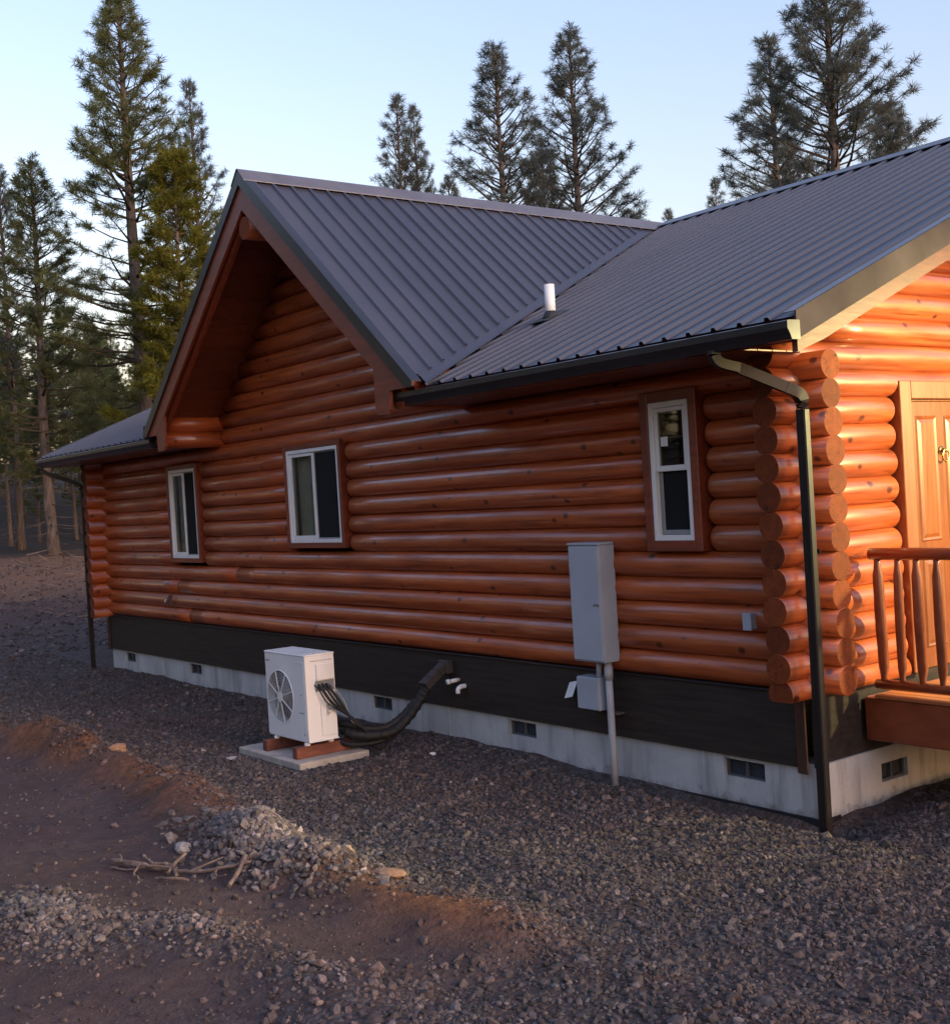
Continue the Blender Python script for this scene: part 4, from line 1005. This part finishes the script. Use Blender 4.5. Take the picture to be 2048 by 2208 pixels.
# ------------------------------------------------------------------ trees
def make_tree(name, seed, Ht, cb, Rc, mat, tr=.26, tufts=1.0, shape=.8, droop=.0, dead=14, up=1.0, tsize=1.0, gap=.0, lean=(0, 0), sp=1.0, inner=.3, fine=1.0):
    """pine: tapered trunk, whorls of limbs, tufts of needles at the twig ends; local origin at the base"""
    rs = np.random.RandomState(seed); rd = random.Random(seed)
    bend = [(rd.uniform(-.12, .12), rd.uniform(-.12, .12)) for _ in range(2)]
    def axis(z):
        t = z / Ht
        return Vector((bend[0][0] * math.sin(t * 3) + bend[1][0] * math.sin(t * 7) * .5 + lean[0] * t * t, bend[0][1] * math.sin(t * 3 + 1) + bend[1][1] * math.sin(t * 6) * .5 + lean[1] * t * t, z))
    root = empty(name, (0, 0, 0))
    zz = [Ht * i / 16 for i in range(17)]
    tm = MB().tube([axis(z) - Vector((0, 0, .3 if i == 0 else 0)) for i, z in enumerate(zz)], [tr * (1 - i / 16.5) ** .85 * (1.35 if i == 0 else 1) + .012 for i in range(17)], 10)
    for i in range(dead):
        z = Ht * (cb * rd.uniform(.12, 1.15)); a = rd.uniform(0, 6.28); l = rd.uniform(.4, 1.7); p0 = axis(z)
        d = Vector((math.cos(a), math.sin(a), rd.uniform(-.35, .15)))
        tm.tube([p0, p0 + d * l * .5 + Vector((0, 0, -.04)), p0 + d * l], [.03, .02, .006], 4)
    tk = tm.build('trunk', M['bark'], root, True); tk.location = (0, 0, 0)
    lm = MB(); TP = []; TD = []; TS = []
    z = cb * Ht; wz = 0
    while z < Ht - .15:
        t = (z - cb * Ht) / (Ht - cb * Ht)
        prof = (1 - t) ** shape * min(1, .45 + t * 3.2)
        if rd.random() > gap * (1 - t):
            nb = rd.choice((3, 4, 4, 5)); a0 = rd.uniform(0, 6.28)
            for b in range(nb):
                a = a0 + 2 * math.pi * b / nb + rd.uniform(-.4, .4); l = Rc * prof * rd.uniform(.55, 1.12) + .16
                el = math.radians(-14 + 72 * t ** .9 * up + rd.uniform(-9, 9)); p0 = axis(z + rd.uniform(-.1, .1))
                h = Vector((math.cos(a), math.sin(a), 0)); side = Vector((-math.sin(a), math.cos(a), 0))
                def bp(s): return p0 + h * (l * s * math.cos(el)) + Vector((0, 0, l * s * math.sin(el) + l * (.22 + .1 * up) * s * s - droop * l * s)) + side * (.08 * l * math.sin(s * 2.4 + b))
                r0 = .012 + .017 * l
                lm.tube([bp(s) for s in (0, .35, .7, 1)], [r0, r0 * .75, r0 * .5, .006], 4, False)
                TP.append(bp(1.0)); TD.append((bp(1) - bp(.9)).normalized()); TS.append(1.05)
                nt_ = int(max(1, l / .17) * tufts)
                for k in range(nt_):
                    s = rd.uniform(inner, 1.0) ** .8; q = bp(s); tl = rd.uniform(.15, .55) * (1.15 - .45 * s) * min(1, .45 + l * .4)
                    sgn = rd.choice((-1, 1)); d = (side * sgn * rd.uniform(.4, 1) + h * rd.uniform(.15, .8) + Vector((0, 0, rd.uniform(-.05, .65)))).normalized()
                    e = q + d * tl
                    if rd.random() < .6: lm.tube([q, e], [.009, .005], 3, False)
                    TP.append(e); TD.append((d + Vector((0, 0, .3))).normalized()); TS.append(rd.uniform(.75, 1.15))
                    if rd.random() < .5: TP.append(q + d * tl * .5); TD.append((d + Vector((0, 0, .5))).normalized()); TS.append(.75)
        z += rd.uniform(.24, .46) * (1 - .40 * t) * sp
    for q in (0, -.18): TP.append(axis(Ht + q)); TD.append(Vector((0, 0, 1))); TS.append(1.1)
    lo = lm.build('limbs', M['twig'], root); lo.location = (0, 0, 0)
    P = np.array(TP); D = np.array(TD); S = np.array(TS) * tsize; n = len(P); K = 30
    d = D[:, None] * rs.uniform(.15, 1.1, (n, K, 1)) + rs.normal(size=(n, K, 3)) * .72; d /= np.linalg.norm(d, axis=2, keepdims=True)
    ln = rs.uniform(.13, .24, (n, K, 1)) * S[:, None, None]
    st = P[:, None] + d * ln * .12 - D[:, None] * rs.uniform(0, .16, (n, K, 1)) * S[:, None, None]
    wv = np.cross(d, rs.normal(size=(n, K, 3))); wv /= np.linalg.norm(wv, axis=2, keepdims=True); wd = rs.uniform(.010, .017, (n, K, 1)) * fine * S[:, None, None]
    V = np.stack([st - wv * wd * .6, st + wv * wd * .6, st + d * ln * .62 + wv * wd, st + d * ln], 2).reshape(-1, 3)
    F = np.arange(n * K * 4).reshape(-1, 4)
    tint = np.repeat(rs.rand(n), K * 4)
    me = fastmesh('crown', V, F, mat, [('tint', 'FLOAT', 'POINT', 'value', tint)])
    co = link('crown', me, root); co.location = (0, 0, 0)
    return root, Ht

def copy_tree(src):
    c = src.copy(); COL.objects.link(c)
    for ch in src.children:
        d = ch.copy(); COL.objects.link(d); d.parent = c
    return c
PROTO = {}
PROTO['tall'] = make_tree('pine_tree', 21, 20, .22, 3.3, M['needle_green'], .27, .92, .72, up=.75, tsize=1.18, gap=.2, fine=.75, inner=.38, sp=1.12)
PROTO['yellow'] = make_tree('pine_tree', 33, 14, .10, 2.7, M['needle_warmlit'], .17, 1.2, .62, up=.55, tsize=1.2, gap=.15, fine=.9)
PROTO['slim'] = make_tree('pine_tree', 45, 20, .30, 2.6, M['needle'], .19, .68, .80, up=1.0, gap=.15, sp=1.15, inner=.45, fine=.72, tsize=1.1)
PROTO['open'] = make_tree('pine_tree', 57, 20, .25, 3.4, M['needle'], .21, .68, .78, up=.95, gap=.15, sp=1.15, inner=.42, fine=.72, tsize=1.12)
PROTO['broad'] = make_tree('pine_tree', 68, 20, .22, 4.0, M['needle'], .26, .80, .62, up=.85, gap=.12, sp=1.1, inner=.4, fine=.75, tsize=1.2)
PROTO['green'] = make_tree('fir_tree', 79, 16, .20, 2.9, M['needle_green'], .20, .85, .75, up=.7, tsize=1.15, dead=22, gap=.2, fine=.8, sp=1.1)
PROTO['forest'] = make_tree('pine_tree', 90, 18, .38, 2.6, M['needle_green'], .20, .6, .7, up=.7, tsize=1.2, dead=30, gap=.15, sp=1.15)
USED = set()
def plant(kind, x, y, ztop, rot, label, group, wide=1.0, z=None):
    src, h0 = PROTO[kind]
    o = copy_tree(src) if kind in USED else src
    USED.add(kind)
    zb = gz(x, y) - .05 if z is None else z
    s = (ztop - zb) / h0; o.location = (x, y, zb); o.scale = (s * wide, s * wide, s); o.rotation_euler = (0, 0, R(rot))
    return tag(o, label, 'tree', group)
GL, GB = 'trees at the left forest edge', 'pines rising behind the house roof'
plant('tall', -37.0, 10.4, 20.46, 20, 'tallest pine left of the gable, with a long conical crown', GL, 1.25)
plant('yellow', -33.7, 10.6, 14.2, 75, 'added shorter pine just left of the gable peak, yellow-green in place of warm light', GL)  # tree added to stand in for the warm-lit patch on the tallest pine
plant('slim', -44.3, 16.4, 20.6, 140, 'thin sparse grey pine between the tallest pine and the gable peak', GL)
plant('green', -41.0, 8.1, 15.4, 10, 'green fir with a visible leaning trunk near the left edge', GL, 1.2)
plant('open', -48.1, 9.0, 16.8, 200, 'pine cut by the left edge of the picture', GL)
plant('slim', -45.5, 28.2, 22.1, 250, 'left stem of the small twin pines above the ribbed gable roof', GB, 1.15)
plant('slim', -45.8, 29.5, 21.9, 10, 'right stem of the small twin pines above the ribbed gable roof', GB, .9)
plant('open', -34.6, 26.0, 20.6, 20, 'left one of the two tall pines above the middle of the ridge', GB, 1.35)
plant('open', -34.0, 29.7, 21.7, 130, 'right one of the two tall pines above the middle of the ridge', GB, 1.3)
plant('slim', -28.3, 36.3, 20.8, 80, 'thinner left pine of the pair above the porch roof ridge', GB, 1.6)
plant('broad', -22.3, 32.0, 20.4, 30, 'big dark broad pine above the porch roof ridge, cut by the top', GB, 1.25)
plant('slim', -40.2, 46.0, 18.6, 300, 'short young pine peeking over the ridge left of the paired pines', GB)
plant('slim', -49.0, 51.5, 19.3, 190, 'pine tip just right of where the two ridges meet', GB)
plant('slim', -53.9, 53.7, 20.3, 50, 'pine tip showing directly over the ridge junction', GB)
plant('open', -46.5, 32.0, 18.6, 290, 'low pine between the twin pines and the tall middle pair', GB, 1.1)
plant('broad', -39.5, 32.5, 18.2, 100, 'low dense pine filling the gap between the tall middle pair', GB, .9)
plant('open', -31.0, 40.6, 17.6, 210, 'low pine behind the foot of the porch-ridge pair', GB, 1.2)
plant('broad', -26.0, 41.5, 17.8, 260, 'low dense pine behind the big dark pine on the right', GB)
# standing forest behind the clearing
rf = random.Random(17); nfor = 0
spots = []
while len(spots) < 72:
    D = rf.uniform(49, 105); a = math.radians(rf.uniform(-77.5, -63.5)); x = 5.489 + D * math.sin(a); y = -7.095 + D * math.cos(a)
    if all(math.hypot(x - q[0], y - q[1]) > 2.0 for q in spots): spots.append((x, y, D))
spots.sort(key=lambda q: q[2])
for i, (x, y, D) in enumerate(spots):
    plant('forest' if i % 3 else 'green', x, y, gz(x, y) + rf.uniform(6.5, 10.5) * (D / 60) ** .6, rf.uniform(0, 360), 'one of the shaded forest trees crowded behind the dirt clearing on the left', 'shaded forest trees behind the clearing')
# the same wood goes on along the open side of the yard (it is what the windows mirror)
for i in range(47):
    a = math.radians(-86 - i * 3.05); D = (37, 46, 41)[i % 3] + rf.uniform(-3, 3); x = -5 + D * math.sin(a); y = -7 + D * math.cos(a)
    plant(('forest', 'green', 'tall')[i % 3], x, y, gz(x, y) + rf.uniform(15, 20), rf.uniform(0, 360), 'forest tree on the open side of the yard, outside the picture', 'forest trees beyond the picture', 1.5)

# sticks and slash on the clearing edge
V_ = []
m = MB(); rk = random.Random(8)
for i in range(70):
    D = rk.uniform(30, 47); a = math.radians(rk.uniform(-77, -69)); x = 5.489 + D * math.sin(a); y = -7.095 + D * math.cos(a); th = rk.uniform(0, 6.28); l = rk.uniform(.15, .8)
    p0 = Vector((x, y, gz(x, y, .05))); p1 = p0 + Vector((math.cos(th) * l, math.sin(th) * l, rk.uniform(0, .25))); m.tube([p0, p1], [rk.uniform(.012, .035), .01], 5)
o = m.build('slash_debris', M['stick']); tag(o, 'pale sticks and slash strewn along the forest edge', 'debris', kind='stuff')
